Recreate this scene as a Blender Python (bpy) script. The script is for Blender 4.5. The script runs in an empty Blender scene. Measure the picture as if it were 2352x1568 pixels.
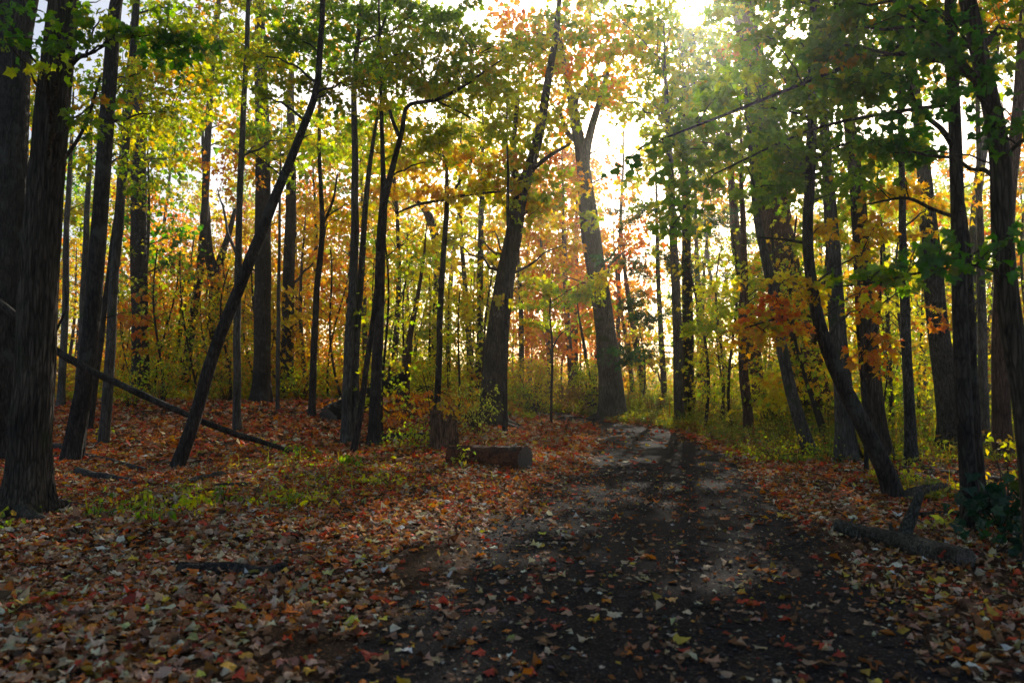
import bpy, math, random
import numpy as np
from mathutils import Vector

SEED = 11
SKY, SUNP = .15, 5.0
COV = 1.62
HAZE = .0013
R = np.random.default_rng(SEED)
random.seed(SEED)
col = bpy.context.scene.collection
F, CX, CY = 1829.0, 1176.0, 784.0       # focal length and centre in the 2352 px wide working frame
PITCH = math.radians(3.0)
CAM = np.array([0.0, 0.0, 1.35])
AZ, EL = math.radians(12.4), math.radians(26.0)
SUN = np.array([math.sin(AZ) * math.cos(EL), math.cos(AZ) * math.cos(EL), math.sin(EL)])

# ------------------------------------------------------------------ numeric helpers
def sstep(a, b, x):
    t = np.clip((np.asarray(x, float) - a) / (b - a), 0, 1)
    return t * t * (3 - 2 * t)

def _hash(ix, iy, iz):
    n = (ix * 374761393 + iy * 668265263 + iz * 2147483647 + 1013904223) & 0x7fffffff
    n = ((n ^ (n >> 13)) * 1274126177) & 0x7fffffff
    n = (n ^ (n >> 16))
    return (n & 0xffff) / 65535.0

def vnoise(x, y, z=0.0):
    x, y, z = np.broadcast_arrays(np.asarray(x, float), np.asarray(y, float), np.asarray(z, float))
    ix, iy, iz = np.floor(x).astype(np.int64), np.floor(y).astype(np.int64), np.floor(z).astype(np.int64)
    fx, fy, fz = x - ix, y - iy, z - iz
    fx, fy, fz = fx * fx * (3 - 2 * fx), fy * fy * (3 - 2 * fy), fz * fz * (3 - 2 * fz)
    out = 0
    for dx in (0, 1):
        for dy in (0, 1):
            for dz in (0, 1):
                w = (fx if dx else 1 - fx) * (fy if dy else 1 - fy) * (fz if dz else 1 - fz)
                out = out + w * _hash(ix + dx, iy + dy, iz + dz)
    return out * 2 - 1

PATH_Y = np.array([-40, -15, 0, 3.6, 5.9, 7.7, 11.2, 14.5, 20.6, 24.7, 27.4, 32.5, 36.3, 41, 48, 58, 75])
PATH_C = np.array([-1.5, -.2, .5, .71, 1.02, 1.37, 2.2, 2.8, 3.45, 3.3, 2.55, 2.05, 1.6, .8, -1.5, -6, -15])
PATH_H = np.array([1.6, 1.6, 1.6, 1.58, 1.52, 1.48, 1.38, 1.27, 1.05, .85, .75, .65, .6, .6, .7, .8, .8])
def path_u(x, y):
    return (x - np.interp(y, PATH_Y, PATH_C)) / np.interp(y, PATH_Y, PATH_H)

def ground_z(x, y):
    x, y = np.asarray(x, float), np.asarray(y, float)
    z = .70 * sstep(14, 27, y) * (1 - sstep(32, 44, y)) * sstep(.7, -3.6, x)
    u = np.abs(path_u(x, y))
    off = sstep(.8, 1.6, u)
    z = z + off * (.05 * vnoise(x * .55, y * .55) + .025 * vnoise(x * 1.7, y * 1.7, 3.1)) + off * .03
    z = z + (1 - off) * .012 * vnoise(x * .9, y * .9, 7.7)
    return z

def ray(px, py):
    a, b = (px - CX) / F, (CY - py) / F
    return np.array([a, math.cos(PITCH) - b * math.sin(PITCH), math.sin(PITCH) + b * math.cos(PITCH)])

def at(px, py, Y):
    d = ray(px, py)
    return CAM + d * (Y / d[1])

def gp(px, py):
    d = ray(px, py)
    prev = 1.0
    for t in np.geomspace(1.5, 90, 900):
        p = CAM + d * t
        if p[2] <= ground_z(p[0], p[1]):
            return np.array([p[0], p[1], float(ground_z(p[0], p[1]))])
    p = CAM + d * (60 / d[1])
    return np.array([p[0], p[1], float(ground_z(p[0], p[1]))])

def project(p):
    v = p - CAM
    yc = v[:, 1] * math.cos(PITCH) + v[:, 2] * math.sin(PITCH)
    zc = -v[:, 1] * math.sin(PITCH) + v[:, 2] * math.cos(PITCH)
    yc = np.maximum(yc, .05)
    return CX + F * v[:, 0] / yc, CY - F * zc / yc

def smooth_line(pts, n):
    pts = np.asarray(pts, float)
    if len(pts) == 2:
        t = np.linspace(0, 1, n)[:, None]
        return pts[0] * (1 - t) + pts[1] * t
    k = len(pts)
    ext = np.vstack([2 * pts[0] - pts[1], pts, 2 * pts[-1] - pts[-2]])
    seg = np.linalg.norm(np.diff(pts[:, :3], axis=0), axis=1)
    s = np.concatenate([[0], np.cumsum(seg)])
    q = np.linspace(0, s[-1], n)
    i = np.clip(np.searchsorted(s, q, side='right') - 1, 0, k - 2)
    t = ((q - s[i]) / np.maximum(seg[i], 1e-9))[:, None]
    p0, p1, p2, p3 = ext[i], ext[i + 1], ext[i + 2], ext[i + 3]
    return .5 * (2 * p1 + (p2 - p0) * t + (2 * p0 - 5 * p1 + 4 * p2 - p3) * t ** 2 + (3 * p1 - p0 - 3 * p2 + p3) * t ** 3)

# ------------------------------------------------------------------ mesh collector
class MB:
    def __init__(s):
        s.v, s.f3, s.f4, s.c3, s.c4, s.n = [], [], [], [], [], 0
    def add(s, v, f, c=None):
        v = np.asarray(v, float); f = np.asarray(f, np.int64)
        if len(v) == 0 or len(f) == 0: return s
        if c is None: c = (1, 1, 1)
        c = np.broadcast_to(np.asarray(c, float), (len(f), 3))
        s.v.append(v)
        if f.shape[1] == 3: s.f3.append(f + s.n); s.c3.append(c)
        else: s.f4.append(f + s.n); s.c4.append(c)
        s.n += len(v)
        return s
    def mesh(s, name, smooth=True, tint=True):
        v = np.concatenate(s.v)
        f3 = np.concatenate(s.f3) if s.f3 else np.zeros((0, 3), np.int64)
        f4 = np.concatenate(s.f4) if s.f4 else np.zeros((0, 4), np.int64)
        me = bpy.data.meshes.new(name)
        me.vertices.add(len(v)); me.vertices.foreach_set('co', v.astype(np.float32).ravel())
        loops = np.concatenate([f3.ravel(), f4.ravel()]).astype(np.int32)
        n = len(f3) + len(f4)
        me.loops.add(len(loops)); me.loops.foreach_set('vertex_index', loops)
        starts = np.concatenate([np.arange(len(f3)) * 3, len(f3) * 3 + np.arange(len(f4)) * 4]).astype(np.int32)
        me.polygons.add(n); me.polygons.foreach_set('loop_start', starts)
        me.polygons.foreach_set('use_smooth', np.full(n, smooth))
        if tint:
            c = np.concatenate(s.c3 + s.c4)
            a = me.attributes.new('tint', 'FLOAT_COLOR', 'FACE')
            a.data.foreach_set('color', np.hstack([c, np.ones((n, 1))]).astype(np.float32).ravel())
        me.update(calc_edges=True)
        return me
    def build(s, name, mat, parent=None, smooth=True, tint=True, origin=None):
        if origin is not None:
            s.v = [v - np.asarray(origin, float) for v in s.v]
        me = s.mesh(name, smooth, tint)
        me.materials.append(mat)
        return link(name, me, parent, origin)

def link(name, me, parent=None, loc=None):
    o = bpy.data.objects.new(name, me); col.objects.link(o)
    if parent is not None: o.parent = parent
    elif loc is not None: o.location = loc
    return o

def tag(o, label=None, cat=None, group=None, kind=None):
    if label: o['label'] = label
    if cat: o['category'] = cat
    if group: o['group'] = group
    if kind: o['kind'] = kind
    return o

def thing(name, label, cat, loc, group=None):
    o = bpy.data.objects.new(name, None); col.objects.link(o); o.location = loc
    o.empty_display_size = .2
    return tag(o, label, cat, group)

def copy_thing(root, loc, rz, sc, label, group, tilt=(0, 0)):
    r = root.copy(); col.objects.link(r)
    r.location = loc; r.rotation_euler = (tilt[0], tilt[1], rz); r.scale = (sc, sc, sc)
    r['label'] = label; r['group'] = group
    for ch in list(root.children):
        c = ch.copy(); col.objects.link(c); c.parent = r
    return r

def tube(path, rad, segs=8, amp=0.0, freq=6.0, lfreq=1.2, lump=0.0, flare=0.0, flare_h=.4, seed=0.0, cap=True, lobes=5):
    path = np.asarray(path, float); n = len(path)
    rad = np.broadcast_to(np.asarray(rad, float), (n,)).copy()
    t = np.gradient(path, axis=0); t /= np.linalg.norm(t, axis=1)[:, None] + 1e-12
    up = np.array([1, 0, 0.]) if abs(t[0, 0]) < .75 else np.array([0, 1, 0.])
    a = np.cross(t[0], np.cross(up, t[0])); a /= np.linalg.norm(a)
    A = np.zeros((n, 3)); A[0] = a
    for i in range(1, n):
        a = A[i - 1] - t[i] * np.dot(A[i - 1], t[i]); A[i] = a / np.linalg.norm(a)
    B = np.cross(t, A)
    s = np.concatenate([[0], np.cumsum(np.linalg.norm(np.diff(path, axis=0), axis=1))])
    th = np.linspace(0, 2 * math.pi, segs, endpoint=False)
    TH, S = np.meshgrid(th, s)
    RR = np.repeat(rad[:, None], segs, 1)
    if amp:
        cx, cy = np.cos(TH) * freq, np.sin(TH) * freq
        m = vnoise(cx + seed, cy + seed * 2, S * lfreq) * .6 + vnoise(cx * 2 + 9 + seed, cy * 2, S * lfreq * 2.2) * .4
        RR = RR * (1 + amp * (1 - 2 * np.abs(m)) )
    if lump:
        RR = RR * (1 + lump * vnoise(np.cos(TH) * .8 + seed, np.sin(TH) * .8 - seed, S * 1.6 / max(rad.max() * 6, .2)))
    if flare:
        k = np.exp(-S / flare_h)
        lob = .55 + .45 * np.cos(TH * lobes + seed * 3 + .8 * np.sin(TH * 2 + seed))
        RR = RR * (1 + flare * k * lob)
    P = path[:, None, :] + RR[:, :, None] * (np.cos(TH)[:, :, None] * A[:, None, :] + np.sin(TH)[:, :, None] * B[:, None, :])
    v = P.reshape(-1, 3)
    i, j = np.meshgrid(np.arange(n - 1), np.arange(segs), indexing='ij')
    j2 = (j + 1) % segs
    f = np.stack([i * segs + j, i * segs + j2, (i + 1) * segs + j2, (i + 1) * segs + j], -1).reshape(-1, 4)
    out = [(v, f)]
    if cap:
        for e, idx in ((0, np.arange(segs)[::-1]), (n - 1, np.arange(segs))):
            ring = P[e][idx]; c = ring.mean(0)
            out.append((np.vstack([ring, c]), np.stack([np.arange(segs), (np.arange(segs) + 1) % segs, np.full(segs, segs)], -1)))
    return out

# ------------------------------------------------------------------ leaves
def T_maple():
    h = [(0, 0), (.16, -.05), (.40, .04), (.35, .20), (.55, .46), (.36, .52), (.25, .62), (.15, .76)]
    o = h + [(0, 1)] + [(-x, y) for x, y in h[:0:-1]]
    v = [(0, .38)] + o
    n = len(o)
    V = np.array([(x, y, .22 * abs(x) - .22 * (y - .38) ** 2 - .18 * x * x * 3) for x, y in v])
    return V, np.array([(0, 1 + i, 1 + (i + 1) % n) for i in range(n)])
def T_star():
    h = [(0, 0), (.40, .02), (.25, .24), (.54, .50), (.20, .58)]
    o = h + [(0, 1)] + [(-x, y) for x, y in h[:0:-1]]
    v = [(0, .38)] + o; n = len(o)
    V = np.array([(x, y, .25 * abs(x) - .2 * (y - .38) ** 2) for x, y in v])
    return V, np.array([(0, 1 + i, 1 + (i + 1) % n) for i in range(n)])
def T_oval():
    V = np.array([(0, 0, 0), (.2, .25, .05), (.25, .55, .05), (0, 1, -.12), (-.25, .55, .05), (-.2, .25, .05), (0, .5, 0)])
    return V, np.array([(6, i, (i + 1) % 6) for i in range(6)])
def T_far():
    V = np.array([(0, 0, 0), (.42, .45, .12), (0, 1, -.05), (-.42, .5, .12)])
    return V, np.array([(0, 1, 2), (0, 2, 3)])
def T_blade():
    V = np.array([(-.02, 0, 0), (.02, 0, 0), (.016, .5, .03), (-.016, .5, .03), (0, 1, .22)])
    return V, np.array([(0, 1, 2), (0, 2, 3), (3, 2, 4)])
def T_needles():
    V, Fc = [], []
    for k in range(7):
        y0 = .12 * k; 
        for sg in (-1, 1):
            L = .34 * (1 - .09 * k)
            b = len(V)
            V += [(0, y0, 0), (sg * L, y0 + .16, -.03), (sg * L, y0 + .24, -.04), (0, y0 + .07, 0)]
            Fc += [(b, b + 1, b + 2), (b, b + 2, b + 3)]
    return np.array(V), np.array(Fc)
TPL = {'maple': T_maple(), 'star': T_star(), 'oval': T_oval(), 'far': T_far(), 'blade': T_blade(), 'needles': T_needles()}

def put_leaves(mb, kind, pos, ydir, nrm, size, colr, curl=0.0, wide=1.0):
    V, Fc = TPL[kind]
    n = len(pos)
    if n == 0: return
    ydir = ydir / (np.linalg.norm(ydir, axis=1)[:, None] + 1e-9)
    xd = np.cross(ydir, nrm); xd /= np.linalg.norm(xd, axis=1)[:, None] + 1e-9
    zd = np.cross(xd, ydir)
    v = np.repeat(V[None], n, 0).copy()
    if curl:
        c = R.normal(0, curl, (n, 1)); c2 = R.normal(0, curl, (n, 1))
        v[:, :, 2] += c * (v[:, :, 0] ** 2) * 2.2 + c2 * (v[:, :, 1] - .4) ** 2 * 1.6 + R.normal(0, curl * .14, (n, len(V)))
    v = v * (np.asarray(size).reshape(-1, 1, 1))
    v[:, :, 0] *= wide
    W = pos[:, None] + v[:, :, 0:1] * xd[:, None] + v[:, :, 1:2] * ydir[:, None] + v[:, :, 2:3] * zd[:, None]
    f = (Fc[None] + (np.arange(n) * len(V))[:, None, None]).reshape(-1, 3)
    mb.add(W.reshape(-1, 3), f, np.repeat(colr, len(Fc), 0))

PAL = {
 'green':  [((.085, .165, .018), 5), ((.135, .215, .020), 3), ((.240, .280, .025), 1.6), ((.50, .24, .02), .3)],
 'deep':   [((.045, .115, .025), 5), ((.070, .150, .028), 3), ((.15, .21, .02), .8)],
 'olive':  [((.200, .260, .012), 4), ((.310, .310, .012), 3), ((.46, .33, .015), 2), ((.10, .18, .015), 2), ((.60, .23, .012), .5)],
 'lime':   [((.280, .350, .012), 4), ((.420, .400, .014), 3), ((.160, .260, .014), 2), ((.57, .35, .014), .9)],
 'yellow': [((.560, .420, .030), 4), ((.430, .400, .035), 3), ((.620, .340, .022), 2), ((.26, .30, .03), 1)],
 'gold':   [((.600, .330, .020), 4), ((.620, .240, .016), 3), ((.520, .400, .030), 2), ((.28, .28, .03), 1)],
 'orange': [((.680, .200, .014), 5), ((.660, .280, .018), 2), ((.620, .120, .014), 2), ((.5, .36, .03), .8)],
 'red':    [((.640, .130, .018), 4), ((.600, .080, .022), 2), ((.680, .220, .018), 3)],
 'darkgreen':  [((.016, .050, .028), 4), ((.030, .075, .034), 2), ((.06, .10, .03), .5)],  # dark green of the broad leaved plants by the bark log
 'hemlock':[((.040, .095, .042), 4), ((.065, .13, .045), 2), ((.09, .13, .03), .6)],
 'pale':   [((.42, .46, .14), 4), ((.33, .38, .10), 3), ((.55, .50, .16), 1)],
 'weed':   [((.180, .200, .035), 4), ((.28, .25, .05), 3), ((.10, .14, .03), 3), ((.22, .12, .045), 2.0), ((.5, .3, .03), .4)],
 'brownweed': [((.16, .10, .055), 4), ((.22, .15, .07), 3), ((.18, .18, .04), 2)],
 'litter': [((.46, .27, .17), 5), ((.62, .46, .31), 3.6), ((.30, .14, .065), 4), ((.68, .21, .032), 2.4), ((.50, .065, .026), 1.8), ((.13, .065, .036), 3), ((.72, .60, .44), 1.6), ((.66, .43, .06), .8), ((.38, .38, .15), .4)],
 'redlitter': [((.64, .20, .075), 5), ((.68, .44, .28), 2.8), ((.34, .115, .045), 3), ((.78, .22, .020), 4.5), ((.66, .070, .024), 3.6), ((.12, .055, .03), 2.4), ((.70, .56, .36), 1.3), ((.70, .42, .05), .8)],
}
def pick(pal, n, jit=.25, groups=None):
    P = PAL[pal]; w = np.array([q[1] for q in P]); C = np.array([q[0] for q in P])
    k = R.choice(len(P), n, p=w / w.sum())
    if groups is not None:
        g = R.choice(len(P), groups.max() + 1, p=w / w.sum())
        use = R.random(n) < .62
        k = np.where(use, g[groups], k)
    c = C[k] * np.exp(R.normal(0, jit, (n, 1)))
    c = c * np.exp(R.normal(0, .07, (n, 3)))
    return np.clip(c, .004, .8)

GAPS = [(1362, 340, 30, 110), (1590, 20, 40, 45), (1440, 330, 34, 50), (575, 625, 50, 50), (925, 545, 45, 45), (1095, 590, 26, 60),
        (390, 470, 45, 55), (262, 450, 26, 60), (1500, 440, 30, 25), (2255, 820, 26, 70), (1250, 590, 20, 30), (480, 330, 24, 40)]
LIT = []      # ground patches that the sun reaches: world x, y, radius x, radius y
for px, py, rx, ry in [(830, 1225, 1.35, .60), (1010, 1185, .9, .6), (1130, 1290, .55, .30), (1700, 1335, .5, .28), (1150, 985, 2.0, 1.5),
                       (1480, 990, .9, 1.0), (1230, 1010, 1.1, .9), (640, 1075, .9, .5), (870, 1050, 1.4, .7), (1550, 1120, .8, .45), (2290, 1110, .9, .6), (480, 1190, .4, .25), (990, 1095, 1.3, .6), (1650, 1010, .8, 1.0), (700, 960, 1.2, .7), (1130, 1068, .8, .45), (1022, 1036, .45, .45)]:
    g = gp(px, py); LIT.append((g[0], g[1], rx, ry))
BIGLIT = list(LIT)
for _ in range(60):          # small scattered sun flecks
    yy = math.sqrt(R.uniform(4.2 ** 2, 20 ** 2)); xx = R.uniform(-.62, .40) * yy
    rr_ = R.uniform(.12, .42); LIT.append((xx, yy, rr_, rr_ * R.uniform(.6, 1.0)))

def keep_mask(pos, gap=True):
    k = np.ones(len(pos), bool)
    low = pos[:, 2] < 4.0 + .0 * pos[:, 1]
    t = pos[:, 2] / math.tan(EL)
    sx, sy = pos[:, 0] - t * math.sin(AZ), pos[:, 1] - t * math.cos(AZ)
    for x, y, rx, ry in LIT:
        k &= ~((((sx - x) / rx) ** 2 + ((sy - y) / ry) ** 2 < 1) & (R.random(len(pos)) < np.where(low, .5, .997)))
    if gap:
        px, py = project(pos)
        for x, y, rx, ry in GAPS:
            d = ((px - x) / rx) ** 2 + ((py - y) / ry) ** 2
            k &= ~((d < 1) & (R.random(len(pos)) < .92) & (pos[:, 1] > 9))
    return k

def leaf_cloud(mb, centers, sr, per, pal, ls, kind, flat=.32, gap=True, tilt=1.2, jit=.25, wide=1.0, lit=True):
    """leaves in flattened sprays round the given centres"""
    m = len(centers); n = m * per
    if n == 0: return
    g = np.repeat(np.arange(m), per)
    ang = R.random(n) * 2 * math.pi
    rr = np.sqrt(R.random(n)) * (sr * np.exp(R.normal(0, .2, m)))[g]
    sl = R.normal(0, .28, (m, 2))[g]
    off = np.stack([np.cos(ang) * rr, np.sin(ang) * rr, R.normal(0, sr * flat * .55, n)], 1)
    off[:, 2] += off[:, 0] * sl[:, 0] + off[:, 1] * sl[:, 1] - .25 * rr * rr / max(sr, .1)
    pos = centers[g] + off
    if lit:
        k = keep_mask(pos, gap); pos, off, g = pos[k], off[k], g[k]; n = len(pos)
        if n == 0: return
    yd = off * np.array([1, 1, .3]) + R.normal(0, sr * .35, (n, 3)); yd[:, 2] -= sr * .45
    nr = np.array([0, 0, 1.0]) + R.normal(0, tilt, (n, 3))
    size = ls * np.exp(R.normal(0, .22, n))
    put_leaves(mb, kind, pos, yd, nr, size, pick(pal, n, jit, g), curl=.35, wide=wide)

# ------------------------------------------------------------------ materials
def mat(name):
    m = bpy.data.materials.new(name); m.use_nodes = True
    nt = m.node_tree; nt.nodes.clear()
    return m, nt
def N(nt, t, **kw):
    n = nt.nodes.new(t)
    for k, v in kw.items():
        if k in n.inputs: n.inputs[k].default_value = v
        else: setattr(n, k, v)
    return n
def ramp(nt, stops):
    r = nt.nodes.new('ShaderNodeValToRGB'); e = r.color_ramp.elements
    while len(e) < len(stops): e.new(.5)
    for q, (p, c) in zip(e, stops):
        q.position = p; q.color = (*c, 1) if len(c) == 3 else c
    return r
def L(nt, a, b): nt.links.new(a, b)

def leaf_mat(name, trans=.5, gain=1.5, gloss=.05, rough=.45):
    m, nt = mat(name)
    out = N(nt, 'ShaderNodeOutputMaterial')
    at_ = N(nt, 'ShaderNodeAttribute', attribute_name='tint')
    tc = N(nt, 'ShaderNodeTexCoord')
    nz = N(nt, 'ShaderNodeTexNoise', Scale=38.0, Detail=2.0); L(nt, tc.outputs['Object'], nz.inputs['Vector'])
    mr = N(nt, 'ShaderNodeMapRange'); mr.inputs[1].default_value = .3; mr.inputs[2].default_value = .7; mr.inputs[3].default_value = .72; mr.inputs[4].default_value = 1.18
    L(nt, nz.outputs[0], mr.inputs[0])
    mul = N(nt, 'ShaderNodeMix', data_type='RGBA', blend_type='MULTIPLY'); mul.inputs[0].default_value = 1
    L(nt, at_.outputs['Color'], mul.inputs[6]); L(nt, mr.outputs[0], mul.inputs[7])
    gm = N(nt, 'ShaderNodeGamma', Gamma=.78 if gain > 1.3 else .9); L(nt, mul.outputs[2], gm.inputs['Color'])
    hs = N(nt, 'ShaderNodeHueSaturation', Saturation=1.55, Value=1.6); L(nt, gm.outputs[0], hs.inputs['Color'])
    mn = N(nt, 'ShaderNodeVectorMath', operation='MINIMUM'); mn.inputs[1].default_value = (.93, .93, .93); L(nt, hs.outputs[0], mn.inputs[0])
    d = N(nt, 'ShaderNodeBsdfDiffuse'); L(nt, mul.outputs[2], d.inputs['Color'])
    t = N(nt, 'ShaderNodeBsdfTranslucent'); L(nt, mn.outputs[0], t.inputs['Color'])
    mx = N(nt, 'ShaderNodeMixShader'); mx.inputs[0].default_value = trans
    L(nt, d.outputs[0], mx.inputs[1]); L(nt, t.outputs[0], mx.inputs[2])
    g = N(nt, 'ShaderNodeBsdfGlossy', Roughness=rough); 
    mg = N(nt, 'ShaderNodeMixShader'); mg.inputs[0].default_value = gloss
    L(nt, mx.outputs[0], mg.inputs[1]); L(nt, g.outputs[0], mg.inputs[2])
    L(nt, mg.outputs[0], out.inputs['Surface'])
    return m

def bark_mat(name, dark, light, scale=1.0, moss=0.0, bump=.6, mosscol=(.05, .07, .02), stretch=.16):
    m, nt = mat(name)
    out = N(nt, 'ShaderNodeOutputMaterial'); b = N(nt, 'ShaderNodeBsdfPrincipled', Roughness=.9)
    b.inputs['Specular IOR Level'].default_value = .25
    L(nt, b.outputs[0], out.inputs[0])
    tc = N(nt, 'ShaderNodeTexCoord'); mp = N(nt, 'ShaderNodeMapping'); mp.inputs['Scale'].default_value = (scale, scale, scale * stretch)
    L(nt, tc.outputs['Object'], mp.inputs['Vector'])
    n1 = N(nt, 'ShaderNodeTexNoise', Scale=22.0, Detail=6.0, Roughness=.65, Distortion=.6); L(nt, mp.outputs[0], n1.inputs['Vector'])
    v = N(nt, 'ShaderNodeTexVoronoi', Scale=26.0, feature='DISTANCE_TO_EDGE'); L(nt, mp.outputs[0], v.inputs['Vector'])
    n2 = N(nt, 'ShaderNodeTexNoise', Scale=1.6, Detail=4.0); L(nt, tc.outputs['Object'], n2.inputs['Vector'])
    r = ramp(nt, [(.33, dark), (.52, tuple((a + c) / 2 for a, c in zip(dark, light))), (.72, light)]); L(nt, n1.outputs[0], r.inputs[0])
    vr = ramp(nt, [(0, (.25, .25, .25)), (.18, (1, 1, 1))]); L(nt, v.outputs['Distance'], vr.inputs[0])
    mu = N(nt, 'ShaderNodeMix', data_type='RGBA', blend_type='MULTIPLY'); mu.inputs[0].default_value = .75
    L(nt, r.outputs[0], mu.inputs[6]); L(nt, vr.outputs[0], mu.inputs[7])
    pr = ramp(nt, [(.35, (.55, .55, .55)), (.7, (1.25, 1.22, 1.18))]); L(nt, n2.outputs[0], pr.inputs[0])
    m2 = N(nt, 'ShaderNodeMix', data_type='RGBA', blend_type='MULTIPLY'); m2.inputs[0].default_value = 1
    L(nt, mu.outputs[2], m2.inputs[6]); L(nt, pr.outputs[0], m2.inputs[7])
    last = m2.outputs[2]
    if moss:
        n3 = N(nt, 'ShaderNodeTexNoise', Scale=3.2, Detail=5.0); L(nt, tc.outputs['Object'], n3.inputs['Vector'])
        rr = ramp(nt, [(.62 - .25 * moss, (0, 0, 0)), (.72 - .2 * moss, (1, 1, 1))]); L(nt, n3.outputs[0], rr.inputs[0])
        m3 = N(nt, 'ShaderNodeMix', data_type='RGBA'); L(nt, rr.outputs[0], m3.inputs[0]); L(nt, last, m3.inputs[6]); m3.inputs[7].default_value = (*mosscol, 1)
        last = m3.outputs[2]
    L(nt, last, b.inputs['Base Color'])
    mh = N(nt, 'ShaderNodeMath', operation='ADD'); L(nt, n1.outputs[0], mh.inputs[0]); L(nt, vr.outputs[0], mh.inputs[1])
    bp = N(nt, 'ShaderNodeBump', Strength=bump, Distance=.02); L(nt, mh.outputs[0], bp.inputs['Height']); L(nt, bp.outputs[0], b.inputs['Normal'])
    return m

M = {}
M['leaf'] = leaf_mat('tree_leaf', .78)
M['needle'] = leaf_mat('hemlock_needle', .25, 1.1, .04)
M['litter'] = leaf_mat('fallen_leaf', .16, 1.1, .03, .6)
M['weed'] = leaf_mat('weed_leaf', .45, 1.4, .04)
M['grey'] = bark_mat('grey_bark', (0.069, 0.059, 0.053), (0.240, 0.219, 0.196), 1.0, .25, .5, (.06, .075, .04))
M['dark'] = bark_mat('dark_bark', (0.028, 0.024, 0.023), (0.121, 0.101, 0.088), 1.0, .12, .9, (.085, .09, .075), .22)
M['furrow'] = bark_mat('furrowed_bark', (0.040, 0.031, 0.025), (0.214, 0.166, 0.126), 1.3, .2, 1.0, (.055, .06, .03), .10)
M['red'] = bark_mat('reddish_bark', (0.068, 0.036, 0.027), (0.259, 0.140, 0.102), 1.2, 0, 1.0, stretch=.12)
M['mottle'] = bark_mat('mottled_bark', (0.014, 0.014, 0.013), (0.180, 0.174, 0.162), 1.4, 0, .8, stretch=.3)
M['twig'] = bark_mat('twig_bark', (0.024, 0.019, 0.017), (0.084, 0.066, 0.054), 3.0, 0, .3)
M['log'] = bark_mat('log_bark', (0.026, 0.023, 0.019), (0.247, 0.234, 0.202), 1.6, .3, 1.0, (.035, .03, .022), .35)
M['rot'] = bark_mat('rotten_wood', (0.060, 0.017, 0.010), (0.372, 0.123, 0.052), 1.3, .35, 1.0, (.015, .010, .008), .3)
M['stump'] = bark_mat('stump_wood', (.075, .038, .022), (.56, .30, .175), 1.4, .3, 1.0, (.02, .013, .010), .10)
M['darkwood'] = bark_mat('very_dark_wood', (.008, .0065, .006), (.034, .027, .023), 1.5, 0, 1.0, stretch=.25)  # near-black wood tone for the tipped-up log
M['cut'] = bark_mat('cut_wood', (.10, .088, .078), (.34, .30, .26), 2.2, 0, .5, stretch=1)
M['board'] = bark_mat('weathered_board', (.16, .12, .085), (.34, .28, .21), 1.5, 0, .2)
M['panel'] = bark_mat('pale_panel', (.42, .38, .28), (.55, .50, .38), 1.5, 0, .1)
M['black'] = bark_mat('black_plastic', (.012, .012, .013), (.025, .025, .027), 3, 0, .05)

def soil_mat(name, path=False):
    m, nt = mat(name)
    out = N(nt, 'ShaderNodeOutputMaterial'); b = N(nt, 'ShaderNodeBsdfPrincipled', Roughness=.95)
    b.inputs['Specular IOR Level'].default_value = .08
    L(nt, b.outputs[0], out.inputs[0])
    tc = N(nt, 'ShaderNodeTexCoord')
    n1 = N(nt, 'ShaderNodeTexNoise', Scale=3.0, Detail=8.0, Roughness=.7); L(nt, tc.outputs['Object'], n1.inputs['Vector'])
    n2 = N(nt, 'ShaderNodeTexNoise', Scale=60.0, Detail=4.0, Roughness=.7); L(nt, tc.outputs['Object'], n2.inputs['Vector'])
    v = N(nt, 'ShaderNodeTexVoronoi', Scale=85.0); L(nt, tc.outputs['Object'], v.inputs['Vector'])
    if path:
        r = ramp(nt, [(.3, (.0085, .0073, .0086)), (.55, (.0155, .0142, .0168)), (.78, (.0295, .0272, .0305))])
    else:
        r = ramp(nt, [(.3, (.018, .011, .008)), (.55, (.05, .028, .017)), (.75, (.10, .055, .032))])
    L(nt, n1.outputs[0], r.inputs[0])
    sp = ramp(nt, [(.42, (.55, .55, .55)), (.62, (1.5, 1.45, 1.4))]); L(nt, n2.outputs[0], sp.inputs[0])
    mu = N(nt, 'ShaderNodeMix', data_type='RGBA', blend_type='MULTIPLY'); mu.inputs[0].default_value = .9
    L(nt, r.outputs[0], mu.inputs[6]); L(nt, sp.outputs[0], mu.inputs[7])
    # single paler stones
    vc = ramp(nt, [(.86, (0, 0, 0)), (.9, (1, 1, 1))]); 
    sep = N(nt, 'ShaderNodeSeparateColor'); L(nt, v.outputs['Color'], sep.inputs[0]); L(nt, sep.outputs[0], vc.inputs[0])
    mx = N(nt, 'ShaderNodeMix', data_type='RGBA'); L(nt, vc.outputs[0], mx.inputs[0]); L(nt, mu.outputs[2], mx.inputs[6])
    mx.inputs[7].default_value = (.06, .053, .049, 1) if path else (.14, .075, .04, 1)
    L(nt, mx.outputs[2], b.inputs['Base Color'])
    ad = N(nt, 'ShaderNodeMath', operation='MULTIPLY_ADD'); L(nt, n2.outputs[0], ad.inputs[0]); ad.inputs[1].default_value = .5; L(nt, v.outputs['Distance'], ad.inputs[2])
    bp = N(nt, 'ShaderNodeBump', Strength=.7, Distance=.012); L(nt, ad.outputs[0], bp.inputs['Height']); L(nt, bp.outputs[0], b.inputs['Normal'])
    return m
M['soil'] = soil_mat('forest_soil'); M['path'] = soil_mat('dark_gravel', True)

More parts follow.
